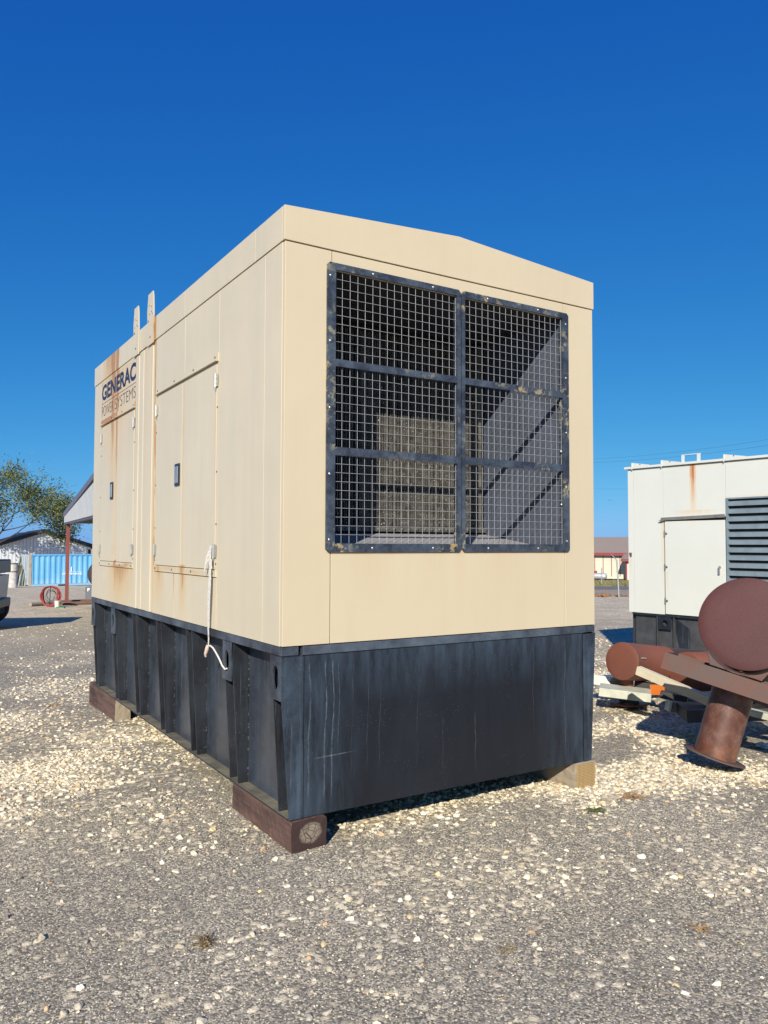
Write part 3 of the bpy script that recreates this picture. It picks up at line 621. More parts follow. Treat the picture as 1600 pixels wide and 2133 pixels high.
def timber(name, x0, x1, y0, y1, z0, z1, label, mat, endmat=None, rz=0):
    o = thing(name, label, 'timber', ((x0 + x1) / 2, (y0 + y1) / 2, z0), rz); hx, hy = (x1 - x0) / 2, (y1 - y0) / 2
    bm = bmesh.new(); bmesh.ops.create_grid(bm, x_segments=1, y_segments=1, size=1); bm.free()
    m = MB(); nx, ny, nz = 5, 30, 5; h = z1 - z0; rd = random.Random(name + label)
    def jit(p): return (p[0] + rd.uniform(-.003, .003), p[1] + rd.uniform(-.003, .003), p[2] + rd.uniform(-.003, .002))
    idx = {}; vs = []; fs = []
    def vid(i, j, k):
        if (i, j, k) not in idx:
            e = (i in (0, nx)) + (k in (0, nz)); sh = .004 if e == 2 else 0
            p = (-hx + 2 * hx * i / nx, -hy + 2 * hy * j / ny, h * k / nz)
            p = (p[0] - math.copysign(sh, p[0]), p[1], p[2] - (sh if k == nz else -sh if k == 0 else 0))
            idx[(i, j, k)] = len(vs); vs.append(jit(p))
        return idx[(i, j, k)]
    for i in range(nx):
        for j in range(ny): fs += [(vid(i, j, nz), vid(i + 1, j, nz), vid(i + 1, j + 1, nz), vid(i, j + 1, nz)), (vid(i, j, 0), vid(i, j + 1, 0), vid(i + 1, j + 1, 0), vid(i + 1, j, 0))]
    for j in range(ny):
        for k in range(nz): fs += [(vid(0, j, k), vid(0, j, k + 1), vid(0, j + 1, k + 1), vid(0, j + 1, k)), (vid(nx, j, k), vid(nx, j + 1, k), vid(nx, j + 1, k + 1), vid(nx, j, k + 1))]
    for i in range(nx):
        for k in range(nz): fs += [(vid(i, ny, k), vid(i + 1, ny, k), vid(i + 1, ny, k + 1), vid(i, ny, k + 1))]
    m.add(vs, fs).build('beam', mat, o)
    e = MB()
    for i in range(nx):
        for k in range(nz): e.add([vs[vid(i, 0, k)], vs[vid(i, 0, k + 1)], vs[vid(i + 1, 0, k + 1)], vs[vid(i + 1, 0, k)]], [(0, 1, 2, 3)])
    eo = e.build('sawn_end', endmat or mat, o)
    return o
eg = endgrain()
t1 = timber('timber_block', .053, .257, -.02, .80, gat(.15, .3) - .01, TZ0 - .004, 'dark brown timber block with pale split rings on its end under the near tank corner', M['wood_brown'], eg)
timber('timber_block', .05, .19, 3.74, 4.86, -.11, TZ0 - .004, 'reddish brown timber block under the rear end of the ribbed tank side', M['wood_brown'], M['wood_tan'])
# the third one: end covered by a pressed nail plate
def nail_plate():
    t = NT('pressed_metal_plate'); v = t.vec((1, 1, 1)); x, y, z = t.xyz()
    a = t.m('GREATER_THAN', t.m('SINE', t.m('MULTIPLY', x, 520)), -.1); row = t.m('SINE', t.m('MULTIPLY', z, 640)); b = t.m('GREATER_THAN', row, .0)
    k = t.m('MULTIPLY', a, b)
    c = t.mix(k, (.50, .36, .17), (.15, .08, .03)); c = t.mix(t.ramp(t.noise(30, 4), [(.4, 0), (.7, .5)]), c, (.40, .22, .07))
    t.col(c).rough(.5).metal(.2); t.bump(k, .002); return t.mat
t3 = timber('timber_block', 2.097, 2.288, .0, 1.1, gat(2.2, .1) - .01, TZ0 - .004, 'weathered timber block with a perforated metal plate on its end under the tank', M['wood_tan'])
MB().box(-.075, .085, -.558, -.553, .012, TZ0 - gat(2.2, .1) - .006).build('nail_plate', nail_plate(), t3)

# ------------------------------------------------------------------ torn lashing strap on the door hinge
T = thing('lashing_strap', 'torn white lashing strap hanging from the lower door hinge down over the tank rail', 'strap', (-.03, 1.03, .86))
tm = Matrix.Translation((.03, -1.03, -.86))
pts = [(-.024, 1.03, 1.585), (-.026, 1.03, 1.50), (-.024, 1.028, 1.40), (-.028, 1.034, 1.28), (-.027, 1.044, 1.16), (-.024, 1.050, 1.07), (-.022, 1.045, 1.0), (-.025, 1.04, .955)]
st = NT('printed_white_webbing'); q = st.ramp(st.noise(1, 2, .5, v=st.vec((60, 60, 130))), [(.60, 0), (.64, .7)]); st.col(st.mix(q, (.66, .63, .56), (.16, .15, .17))).rough(.85)
wb = MB(tm).ribbon(pts, (.0, 1, .0), [.042, .040, .034, .040, .030, .022, .016, .014], .0012).build('webbing', st.mat, T)
MB(tm).ribbon([(-.026, 1.045, 1.55), (-.032, 1.075, 1.50), (-.034, 1.085, 1.45), (-.034, 1.105, 1.41)], (0, 1, .3), [.02, .022, .018, .006]).ribbon([(-.028, 1.05, 1.5), (-.036, 1.08, 1.46), (-.038, 1.10, 1.425)], (0, 1, .4), [.012, .014, .004]).ribbon([(-.028, 1.0, 1.5), (-.034, .985, 1.47), (-.03, .98, 1.44)], (0, 1, 0), [.012, .01, .003]).build('frayed_end', M['strap'], T)
MB(tm).path([(-.027, 1.04, .96), (-.031, 1.045, .935), (-.033, 1.065, .905), (-.03, 1.07, .885)], [.012, .014, .011, .006], 8).build('knot', plain('pinkish_cord', (.62, .48, .40), .9, .2, 40), T)
MB(tm).path([(-.027, 1.035, .955), (-.03, .99, .963), (-.03, .94, .955), (-.028, .89, .93), (-.026, .84, .90), (-.022, .80, .865), (-.014, .775, .845), (.0, .772, .85)], .0055, 7).build('cord', M['strap'], T)

# ------------------------------------------------------------------ white generator behind on the right
WG = thing('generator', 'white generator enclosure with blue grey louvres beyond the rusty mufflers', 'generator', (7.76, 4.40, -.17), math.atan2(-.995, .0976))
def white_mat():
    t = NT('white_enclosure_streaked'); x, y, z = t.xyz()
    c = t.mix(t.ramp(t.noise(.8, 4), [(.4, 0), (.7, 1)]), (.645, .66, .61), (.61, .625, .57))
    s, raw = streaks(t, x, z, [(1.075, .06, 2.93, .95, 1.6), (1.1, .35, 2.28, .10, .8), (.585, .035, 2.12, 1.0, .5), (.66, .02, 1.4, .5, .5), (.04, .03, 1.60, .3, .5), (1.9, .5, 2.45, .05, .5), (1.15, .4, 2.93, .05, .9), (1.5, .6, 2.93, .03, .8)], 9)
    c = t.mix(t.m('MULTIPLY', s, .85, clamp=True), c, (.70, .40, .12)); c = t.mix(t.ramp(s, [(.5, 0), (1, .9)]), c, (.36, .10, .03))
    t.col(c).rough(.38); t.bump(t.noise(1.4, 3), .006, .3); return t.mat
wm_ = white_mat(); WL, WD = 4.6, 2.2
for a, b in ((0, .1), (.1, .6)): MB().box(a + .002, b - .002, 0, .03, .766, 2.92).build('side_panel', wm_, WG, .0015)
MB().box(.602, 1.558, 0, .03, 2.17, 2.92).build('side_panel', wm_, WG, .0015)
MB().box(1.562, WL, 0, .03, 2.42, 2.92).build('side_panel', wm_, WG, .0015)
MB().box(3.2, WL, 0, .03, .766, 2.418).build('side_panel', wm_, WG)
MB().box(.0, .03, .032, WD, .766, 2.92).box(WL - .03, WL, .032, WD, .766, 2.92).box(.031, WL - .031, WD - .03, WD, .766, 2.92).build('end_wall', wm_, WG)
MB().box(.04, WL - .04, .035, .06, .78, 2.9).build('inner_lining', M['black_rough'], WG)
MB().box(-.04, WL + .04, -.035, WD + .04, 2.925, 2.96).build('roof', wm_, WG, .004)
for x in (.1, .6, 1.56, 2.6, 3.6):
    MB().prism([(x, 2.961), (x + .30, 2.961), (x + .30, 2.967), (x, 3.018)], -.03, -.022, 'y').box(x - .006, x + .004, -.038, -.03, 2.91, 3.015).build('roof_gusset', wm_, WG)
    MB().tube((x + .14, -.031, 2.985), (x + .14, -.034, 2.985), .008, n=8).build('bolt_hole', M['black'], WG)
lh = MB().box(.91, .955, -.01, .0, 2.961, 3.06).box(1.15, 1.20, -.01, .0, 2.961, 3.06).box(.91, 1.20, -.010, .010, 3.061, 3.07).build('lifting_bracket', wm_, WG)
d = MB().box(.625, 1.545, -.006, .03, .775, 2.12).build('door', wm_, WG, .003)
for z in (1.94, 1.455, .965):
    MB().box(.612, .62, -.012, -.002, z - .045, z + .045).box(.632, .640, -.009, -.0062, z - .04, z + .04).build('hinge', M['steel'], d)
    MB().tube((.652, -.006, z), (.652, -.014, z), .015, n=10).build('hinge_cap', M['screw'], d)
MB().tube((1.475, -.006, 1.475), (1.475, -.03, 1.475), .016, n=10).box(1.455, 1.478, -.036, -.026, 1.375, 1.475).build('latch_handle', M['steel'], d)
MB().prism([(.56, 2.13), (1.545, 2.155), (1.545, 2.20), (.58, 2.175), (.58, 2.145)], -.03, .002, 'y').box(.555, .62, -.045, -.03, 2.125, 2.137).build('drip_rail', plain('grey_rail', (.17, .17, .16), .6, .2, 10), WG)
MB().box(.03, .06, -.02, -.0, 1.63, 1.66).box(.05, .075, -.03, -.02, 1.61, 1.64).build('latch', M['screw'], WG)
lm = plain('blue_grey_louvre', (.19, .25, .29), .5, .2, 5); lf = MB().box(1.565, 1.59, -.012, .03, .768, 2.418).box(1.59, 3.2, -.012, .03, 2.40, 2.418).box(3.175, 3.2, -.012, .03, .768, 2.40).build('louvre_frame', lm, WG)
k = 0; z = 2.37
while z > .80:
    MB().prism([(-.012, z - .062), (-.004, z - .062), (.028, z), (.020, z + .003), (-.012, z - .012)], 1.591, 3.174, 'x').build('louvre_slat', lm, WG); z -= .105
dk = plain('base_charcoal_paint', (.05, .052, .058), .55, .35, 6)
MB().box(.085, WL - .05, .05, .06, .02, .76).build('tank_side_wall', dk, WG)
MB().box(.085, WL - .05, -.0, .08, 0, .03).box(.06, WL - .03, .0, .06, .735, .765).box(.085, .095, .061, 2.1, .0, .76).build('tank_rail', M['dark'], WG)
for a in (.47, 1.95, 3.4):
    MB().box(a, a + .012, .0, .05, .03, .735).box(a + .27, a + .282, .0, .05, .03, .735).build('tank_rib', dk, WG)
    N = 16; c, zc = a + .14, .64; vs = []; fs = []
    for yy in (-.006, .004):
        for rr_ in (0, 1):
            for k in range(N):
                an = 2 * PI * k / N; cx, sz = math.cos(an), math.sin(an); m_ = max(abs(cx), abs(sz))
                vs.append((c + (.10 * cx / m_ if rr_ == 0 else .042 * cx), yy, zc + (.09 * sz / m_ if rr_ == 0 else .042 * sz)))
    for k in range(N):
        j = (k + 1) % N; fs += [(k, j, j + N, k + N), (k + 2 * N, k + 3 * N, j + 3 * N, j + 2 * N), (k, k + 2 * N, j + 2 * N, j), (k + N, j + N, j + 3 * N, k + 3 * N)]
    MB().add(vs, fs).build('lifting_lug', M['dark'], WG)
    MB().prism([(a + .25, .70), (a + .27, .72), (a + .5, .58), (a + .5, .03), (a + .4, .03)], .04, .049, 'y').build('gusset', M['dark'], WG)
MB().box(-.0, WL, .1, WD - .05, .01, .76).build('tank_body', M['black_rough'], WG)

# ------------------------------------------------------------------ mufflers and scrap on the right
R1 = rust('mauve_red_oxide', (.066, .018, .019), (.088, .026, .026), 5, .65, .5)
R2 = rust('orange_red_oxide', (.155, .052, .033), (.19, .068, .043), 4, .6, .05)
R3 = rust('rusty_plate', (.095, .070, .062), (.14, .058, .042), 7, .75, .2)
def camv(a, b, c): return (CR * a + CU * b + CF * c)
bigc = at(1557, 1299, 5.75); bax = camv(.56, -.31, .84).normalized(); BR = .343
mf = thing('muffler', 'big mauve primed drum muffler propped high with its round end facing out', 'muffler', bigc)
MB(Matrix.Translation(-bigc)).lathe([(-.012, 0), (-.012, BR * .5), (-.010, BR * .8), (-.004, BR * .97), (0, BR)], bigc, bax, 72).build('end_cap', R1, mf)
ridg = [(.002, BR), (.012, BR), (.014, BR - .006)]
tt = .014
while tt < 1.9: ridg += [(tt + .010, BR - .004), (tt + .020, BR - .008)]; tt += .02
MB(Matrix.Translation(-bigc)).lathe(ridg + [(1.92, BR), (1.94, 0)], bigc, bax, 72).build('shell', plain('ridged_dark_shell', (.085, .072, .062), .6, .3, 8), mf)
rb = bigc + camv(-.10, -.93, 0).normalized() * (BR - .015) - bax * .012
MB(Matrix.Translation(-bigc)).tube(rb, rb - bax * .05 - CU * .012, .024, n=14).build('drain_plug', R2, mf)
# small muffler
sc_ = at(1296, 1377, 7.75); sax = camv(.76, -.17, .66).normalized(); SR = .185
sm = thing('muffler', 'small orange red oxide muffler lying on its flanged neck beside the large drum', 'muffler', sc_)
I_ = Matrix.Translation(-sc_)
MB(I_).lathe([(-.010, 0), (-.009, SR * .7), (-.003, SR * .96), (0, SR)], sc_, sax, 56).build('end_cap', R2, sm)
MB(I_).lathe([(.001, SR), (.75, SR), (.752, SR + .004), (.765, SR + .004), (.767, SR), (1.62, SR), (1.63, 0)], sc_, sax, 56).build('shell', R2, sm)
side = sax.cross(Vector((0, 0, 1))).normalized()
pt = sc_ + sax * .22 + side * -.12
MB(I_).tube(at(1336, 1371, 7.66), at(1345, 1372, 7.70), .012, n=4).build('data_plate', M['steel'], sm)
nk = at(1304, 1413, 7.93)
MB(I_).tube(nk, nk - Vector((0, 0, .13)), .075, n=24).build('neck', R2, sm)
MB(I_).lathe([(0, .075), (0, .128), (-.012, .128), (-.012, .075)], nk - Vector((0, 0, .10)), (0, 0, 1), 28).build('neck_flange', R2, sm)
for k in range(8):
    an = k * PI / 4; p = nk + Vector((.108 * math.cos(an), .108 * math.sin(an), -.10)); MB(I_).tube(p, p + Vector((0, 0, .014)), .009, n=6).build('flange_bolt', R2, sm)
# second section of same kind lying behind it
s2 = at(1430, 1400, 7.9); a2 = camv(.80, -.10, .60).normalized()
m2 = thing('muffler', 'second orange red oxide muffler mostly hidden in shadow behind the large drum', 'muffler', s2); J = Matrix.Translation(-s2)
MB(J).lathe([(-.01, 0), (-.003, .19), (0, .2), (1.5, .2), (1.51, 0)], s2, a2, 48).build('shell', R2, m2)
# flanged pipe stand, tilted
fc = at(1488, 1576, 5.62); ez = camv(.292, .956, .03).normalized(); ex = camv(.82, -.285, -.50).normalized(); ex = (ex - ez * ex.dot(ez)).normalized(); ey = ez.cross(ex)
PS = thing('flanged_pipe_stand', 'rusty flanged pipe with a square collar tilted on the pale gravel', 'pipe', fc)
PM = frame_m((0, 0, 0), ex, ey, ez)
spm = steel_pipe_mat()
MB(PM).lathe([(0, .0), (0, .212), (.008, .212), (.008, .142)], (0, 0, 0), (0, 0, 1), 40).build('ground_flange', R3, PS)
MB(PM).lathe([(.009, .142), (.62, .142)], (0, 0, 0), (0, 0, 1), 40).build('pipe', spm, PS)
zb = .50
MB(PM).box(-.46, .30, -.40, -.388, zb, zb + .12).box(-.46, .30, .20, .212, zb, zb + .12).box(-.46, -.448, -.387, .199, zb, zb + .12).box(.288, .30, -.387, .199, zb, zb + .12).box(-.448, .288, -.387, .199, zb + .06, zb + .068).build('square_collar', R3, PS, .002)
sd = [(.28 * math.sin(a_), .28 - .28 * math.cos(a_)) for a_ in np.linspace(-.85, .85, 16)]
MB(PM).prism([(u - .0, zb + .126 + v) for u, v in sd] + [(.17, zb + .126), (-.17, zb + .126)][::1], -.30, .10, 'y').build('saddle', R3, PS, .004)
# a second collar side running out of the picture, resting beside it
def scrap(name, p, q, w_, h_, mat, label, cat, roll=(0, 0, 1), hollow=False):
    p, q = Vector(p), Vector(q); xx = (q - p).normalized(); zz = Vector(roll); zz = (zz - xx * zz.dot(xx)).normalized(); yy = zz.cross(xx); ln = (q - p).length
    o = thing(name, label, cat, p); m = MB(frame_m((0, 0, 0), xx, yy, zz))
    if hollow:
        t_ = .006; m.box(0, ln, -w_ / 2, -w_ / 2 + t_, -h_ / 2, h_ / 2).box(0, ln, -w_ / 2 + t_, w_ / 2, h_ / 2 - t_, h_ / 2).box(0, ln, -w_ / 2 + t_, w_ / 2, -h_ / 2, -h_ / 2 + t_)
    else: m.box(0, ln, -w_ / 2, w_ / 2, -h_ / 2, h_ / 2)
    m.build('bar', mat, o, .003); return o
cream = plain('cream_painted_steel', (.62, .56, .42), .5, .1, 8); greyp = plain('grey_painted_steel', (.13, .13, .12), .6, .3, 8); palep = plain('pale_green_white_steel', (.52, .53, .43), .55, .2, 10); orange_lit = plain('orange_reflected_light', (.75, .20, .03), .5, .15, 4); dgp = plain('dark_painted_steel', (.035, .035, .036), .6, .3, 8)
scrap('steel_beam', at(1329, 1396, 6.9), at(1492, 1466, 6.35), .06, .075, cream, 'cream painted bar slanting across the scrap pile below the small muffler', 'beam')
scrap('steel_beam', at(1388, 1432, 6.9), at(1482, 1462, 6.6), .05, .035, palep, 'thin grey green bar lying just under the cream bar', 'beam')
scrap('steel_channel', at(1391, 1470, 6.85), at(1476, 1482, 6.7), .10, .085, greyp, 'grey steel channel near the ground in shadow behind the tilted pipe', 'channel', hollow=True)
scrap('channel_end_block', at(1390, 1469, 6.80), at(1395, 1470, 6.80), .10, .09, palep, 'small white block capping the grey channel in the shadow', 'block')
sk = scrap('steel_channel', at(1249, 1436, 7.8), at(1356, 1449, 7.65), .30, .08, palep, 'pale green white channel under the neck of the small muffler', 'channel', hollow=True)
scrap('steel_box', at(1252, 1418, 8.1), at(1290, 1418, 8.3), .22, .10, M['white'], 'white steel box end behind the pale channel', 'box')
scrap('steel_channel', at(1322, 1428, 8.0), at(1376, 1436, 7.9), .10, .10, dgp, 'charcoal channel between the small muffler neck and the orange panel', 'channel')
scrap('orange_lit_panel', at(1356, 1437, 7.75), at(1402, 1437, 7.5), .02, .10, orange_lit, 'panel coloured bright orange for the light reflected under the cream bar', 'panel', roll=(.0, -.3, 1))  # orange reflected light put into the panel's colour
scrap('steel_channel', at(1376, 1446, 7.2), at(1432, 1456, 7.1), .10, .06, dgp, 'short black channel under the orange panel', 'channel')
scrap('steel_beam', at(1420, 1484, 6.6), at(1640, 1478, 6.5), .35, .10, dgp, 'wide black beam lying on the ground behind the tilted pipe', 'beam')
scrap('steel_beam', at(1560, 1482, 6.3), at(1680, 1512, 6.0), .08, .05, palep, 'pale bar sticking out on the ground behind the tilted pipe', 'beam')
p_ = at(1310, 1468, 7.95)
rg = thing('pipe_flange', 'round rusty flange ring on the gravel below the pale channel', 'flange', p_)
MB(Matrix.Translation((0, 0, 0))).lathe([(0, .10), (0, .185), (.014, .185), (.014, .10), (0, .10)], (0, 0, 0), (0.05, .05, 1), 32).build('ring', R2, rg)
MB().tube((0, 0, .015), (0.02, 0, .11), .10, n=24).build('collar', dgp, rg)
# angled plate running to the right edge, leaning on the collar
scrap('rusty_plate', at(1574, 1438, 5.45) + CU * -.0, at(1700, 1500, 5.3), .012, .15, R3, 'flat rusty plate leaning past the square collar out to the frame edge', 'plate', roll=tuple(camv(.25, .95, 0)))
# crumpled plastic
pb = at(1592, 1540, 6.2); bmn = bmesh.new(); bmesh.ops.create_icosphere(bmn, subdivisions=3, radius=.06)
for v in bmn.verts: v.co *= random.uniform(.55, 1.25); v.co.z *= .35
me = bpy.data.meshes.new('plastic_scrap'); bmn.to_mesh(me); bmn.free(); me.materials.append(plain('grey_white_plastic', (.6, .62, .62), .3, .2, 30)); o = bpy.data.objects.new('plastic_scrap', me); COL.objects.link(o); o.location = (pb.x, pb.y, gat(pb.x, pb.y) + .02)
tag(o, 'crumpled clear plastic scrap in the shadow beside the tilted pipe', 'litter')

# ------------------------------------------------------------------ background left
def gpt(px, d):
    p = at(px, 1140, d); return Vector((p.x, p.y, gat(p.x, p.y)))
# barn
def siding(name, c):
    return plain(name, c, .5, .05, 2)
BW = siding('white_metal_siding', (.60, .63, .67)); trim = plain('black_trim', (.018, .018, .022), .5, .1, 4)
b0 = gpt(-12, 72); b1 = gpt(189, 76.2); ux = (b1 - b0); ux.z = 0; wB = ux.length; ux.normalize(); uy = Vector((-ux.y, ux.x, 0))
bz = -1.95; HE = 3.25; HP = 4.65
BN = thing('barn', 'white metal sided barn with black roof trim behind the blue container', 'barn', (b0.x, b0.y, bz)); BM_ = frame_m((0, 0, 0), ux, uy, (0, 0, 1))
n = int(wB / .30)
for k in range(n):
    a, b = wB * k / n, wB * (k + 1) / n; f = lambda x: HE + (HP - HE) * (1 - abs(x - wB / 2) / (wB / 2))
    MB(BM_).prism([(a + .015, 0), (b - .015, 0), (b - .015, f(b)), (a + .015, f(a))], 0, .05, 'y').build('siding_panel', BW, BN)
MB(BM_).prism([(0, 0), (wB, 0), (wB, HE - .05), (wB / 2, HP - .05), (0, HE - .05)], .06, 14, 'y').build('wall', BW, BN)
rk = .36
MB(BM_).prism([(-.5, HE - .16 - .0), (wB / 2, HP - .02), (wB + .5, HE - .16), (wB + .5, HE - .16 + rk), (wB / 2, HP - .02 + rk), (-.5, HE - .16 + rk)], -.35, 14.4, 'y').build('roof', trim, BN)
MB(BM_).box(wB - .25, wB + .02, -.06, -.01, 0, HE - .2).build('corner_trim', trim, BN)
# container
c0 = gpt(62, 53.5); c1 = at(191, 1140, 56.0); ux = Vector((c1.x - c0.x, c1.y - c0.y, 0)).normalized(); uy = Vector((-ux.y, ux.x, 0))
CN = thing('shipping_container', 'sky blue corrugated shipping container with a white emblem behind the red post', 'container', (c0.x, c0.y, c0.z - .02)); CM = frame_m((0, 0, 0), ux, uy, (0, 0, 1))
t = NT('sky_blue_container_paint'); x, y, z = t.xyz(); c = t.mix(t.ramp(t.noise(.7, 5), [(.4, 0), (.7, 1)]), (.12, .38, .66), (.17, .46, .72))
c = t.mix(t.ramp(t.noise(2.6, 6, .75), [(.62, 0), (.7, .6)]), c, (.24, .30, .34)); c = t.mix(t.m('MULTIPLY', t.m('SUBTRACT', .55, z, clamp=True), .7), c, (.5, .6, .62)); t.col(c).rough(.5); CBL = t.mat
CL, CH = 12.2, 2.2
pr = []; x = .15; 
while x < CL - .2: pr += [(x, .0), (x + .10, 0), (x + .15, .05), (x + .25, .05), (x + .30, .0)][:4]; x += .36
vs = []; 
for (a, b) in pr: vs += [(a, b, .16), (a, b, CH - .12)]
MB(CM).add(vs, [(2 * i, 2 * i + 2, 2 * i + 3, 2 * i + 1) for i in range(len(pr) - 1)]).build('corrugated_side', CBL, CN)
MB(CM).box(.1, CL - .1, .08, 2.4, .15, CH - .1).build('body', CBL, CN)
MB(CM).box(0, CL, -.02, .07, .0, .15).box(0, CL, -.02, .07, CH - .11, CH).build('side_rail', CBL, CN)
crust = rust('rust_streaked_post', (.35, .25, .17), (.50, .47, .40), 5, .7, .1)
MB(CM).box(-.02, .14, -.03, .14, .0, CH + .01).build('corner_post', crust, CN); MB(CM).box(-.02, .14, 2.3, 2.44, 0, CH + .01).build('corner_post', crust, CN)
MB(CM).box(-.015, .0, .15, 2.28, .1, CH - .05).build('door', plain('pale_container_door', (.40, .50, .58), .6, .25, 3), CN)
for yb in (.5, 1.0, 1.5, 2.0): MB(CM).tube((-.04, yb, .15), (-.04, yb, CH - .1), .025, n=6).build('lock_bar', M['steel'], CN)
MB(CM).box(1.9, 2.5, -.03, -.021, .0, .1).box(5.3, 5.9, -.03, -.021, 0, .1).build('fork_pocket', M['black'], CN)
emb = plain('white_emblem_paint', (.82, .86, .88), .5, .05, 4)
def cm_text(s, x0, x1, z0, z1): 
    mt = CM @ frame_m((x0, -.012, z0), (x1 - x0, 0, 0), (0, 0, z1 - z0), (0, -1, 0)); return text(s, 0, 0, 0, 0, emb, .03, parent=CN, mtx=mt, name='lettering')
cm_text('EUJMARBE', 2.17, 3.50, .72, .88)
MB(CM).prism([(2.72, .98), (2.80, .98), (2.80, 1.30), (2.74, 1.32)], -.014, -.010, 'y').prism([(2.2, .90), (2.35, .95), (2.75, .96), (3.52, .96), (3.4, .93), (3.1, .945), (2.8, .92), (2.4, .915)], -.014, -.010, 'y').build('emblem', emb, CN)
# pole bundle leaning on the container end
pole_c = [plain('grey_pole', (.33, .35, .33), .6, .2, 6), plain('green_grey_pole', (.20, .25, .22), .6, .2, 6), plain('black_pole', (.05, .05, .05), .6, .2, 6)]
for k in range(13):
    r_ = random.Random(k + 40); xb = 27 + k * 2.1 + r_.uniform(-.7, .7); p = gpt(xb, 54.0 + r_.uniform(-.4, .4)); q = at(44 + k * 1.15 + r_.uniform(-1.5, 1.5), r_.uniform(1150, 1172), 55.5)
    o = MB(Matrix.Translation(-p)).tube(p, q, .04, n=7).build('pole', pole_c[k % 3], None); o.location = p
    tag(o, 'thin metal pole in the bundle leaning on the end of the blue container', 'pole', 'poles leaning on the container end')
yl = rust('chipped_yellow_paint', (.62, .42, .12), (.70, .60, .38), 3, .7, .1); p = gpt(25, 50.5); q = at(42, 1178, 50.5)
o = MB(Matrix.Translation(-p)).tube(p, q, .10, .17, n=8).build('yellow_boom', yl); o.location = p; tag(o, 'chipped yellow boom leaning beside the dark poles', 'boom')
p = gpt(28, 50)
o = thing('scrap_barrel', 'pale banded barrel standing left of the yellow boom', 'barrel', p)
MB().tube((0, 0, 0), (0, 0, 1.5), .28, n=16).build('drum', plain('dull_white_drum', (.5, .48, .45), .6, .3, 5), o); MB().tube((0, 0, 1.0), (0, 0, 1.06), .30, n=16).tube((0, 0, 1.5), (0, 0, 1.57), .30, n=16).build('band', M['screw'], o)
# canopy shed
SH0 = Vector((3.62, 26.69, -.60)); gx_ = Vector((-.084, -.9965, 0)); gy_ = Vector((.9965, -.084, 0))
SH = thing('open_shed', 'open sided shed with grey corrugated gable and red steel posts', 'shed', SH0); SM_ = frame_m((0, 0, 0), gx_, gy_, (0, 0, 1))
redp = rust('red_oxide_post', (.20, .055, .045), (.26, .075, .06), 3, .6, .05); gal = plain('galvanised_siding', (.48, .49, .50), .5, .06, 3); eav = plain('slate_fascia', (.13, .13, .18), .5, .15, 3)
SL, SW = 17.0, 7.0; e0, er = 3.28, 3.98
for (a, b) in ((0, 0), (SL, 0), (0, SW), (SL, SW)): MB(SM_).box(a - .06, a + .06, b, b + .12, 0, 2.95).build('post', redp, SH)
n = 56
for k in range(n):
    a, b = SL * k / n, SL * (k + 1) / n; f = lambda x: e0 - .1 + (er - e0) * (1 - abs(x - SL / 2) / (SL / 2))
    m_ = (a + b) / 2
    MB(SM_).prism([(a, 2.98), (m_ - .05, 2.98), (m_ - .05, f(m_)), (a, f(a))], -.03, -.005, 'y').prism([(m_ - .05, 2.98), (b, 2.98), (b, f(b)), (m_ - .05, f(m_))], -.09, -.065, 'y').build('siding_panel', gal, SH)
MB(SM_).box(-.1, SL + .1, -.05, .12, 2.93, 2.975).box(-.1, SL + .1, SW - .1, SW, 2.9, 2.975).build('tie_beam', eav, SH)
MB(SM_).prism([(-.12, e0 - .10), (SL / 2, er), (SL + .12, e0 - .10), (SL + .12, e0 + .08), (SL / 2, er + .16), (-.12, e0 + .08)], -.10, SW + .3, 'y').build('roof', eav, SH)
MB(SM_).box(-.07, .07, -.07, -.061, 2.9, 3.3).build('corner_flashing', eav, SH)
MB(SM_).box(0, SL, .15, SW - .12, 2.96, 2.99).build('ceiling', M['black_rough'], SH)
# hose coil
hp = gpt(107, 27.0); hc = hp + Vector((0, 0, .37)); HO = thing('hose_coil', 'red hose coiled upright beside the red shed post', 'hose', hp)
hx = CR.copy(); hx.z = 0; hx.normalize(); redh = plain('red_hose_rubber', (.30, .035, .035), .45, .25, 8); HF = Vector((CF.x, CF.y, 0)).normalized()
def loop(cx, rx, rz, r, dy, seed):
    rd = random.Random(seed); ph = rd.random() * 6
    return [(hx * (cx + (rx + .012 * math.sin(3 * a + ph)) * math.cos(a)) + HF * (dy + .03 * math.sin(2 * a + ph)) + Vector((0, 0, .37 + (rz + .01 * math.sin(2 * a + ph)) * math.sin(a) + .0))) for a in np.linspace(0, 2 * PI, 40, endpoint=False)]
for k in range(9):
    MB().path(loop(random.uniform(-.03, .03), .28 + .055 * random.random(), .315 + .04 * random.random(), 1, random.uniform(-.08, .08), k), .019, 6, True).build('hose_turn', redh, HO)
for k in range(3): MB().path(loop(.02, .20 - .03 * k, .22 - .04 * k + .02, 1, .02, k + 50), .008, 5, True).build('cable_turn', M['black'], HO)
MB().tube(hx * -.02 + Vector((0, 0, 0)), hx * .0 + Vector((0, 0, .70)), .012, n=6).build('stake', M['black'], HO)
bk = gpt(121.5, 26.6); o = thing('bucket', 'small white bucket at the foot of the hose coil', 'bucket', bk)
MB().tube((0, 0, 0), (0, 0, .21), .075, .085, n=18).build('pail', M['strap'], o); MB().tube((0, 0, .21), (0, 0, .225), .09, n=18).build('rim', M['strap'], o)
gp = gpt(128.5, 26.2); o = MB().box(-.14, .14, -.05, .05, 0, .04).build('tray', plain('green_tray', (.05, .22, .10), .5, .1, 4), None); o.location = gp; o.rotation_euler.z = -.6; tag(o, 'flat green tray lying on the dirt by the red post', 'tray')
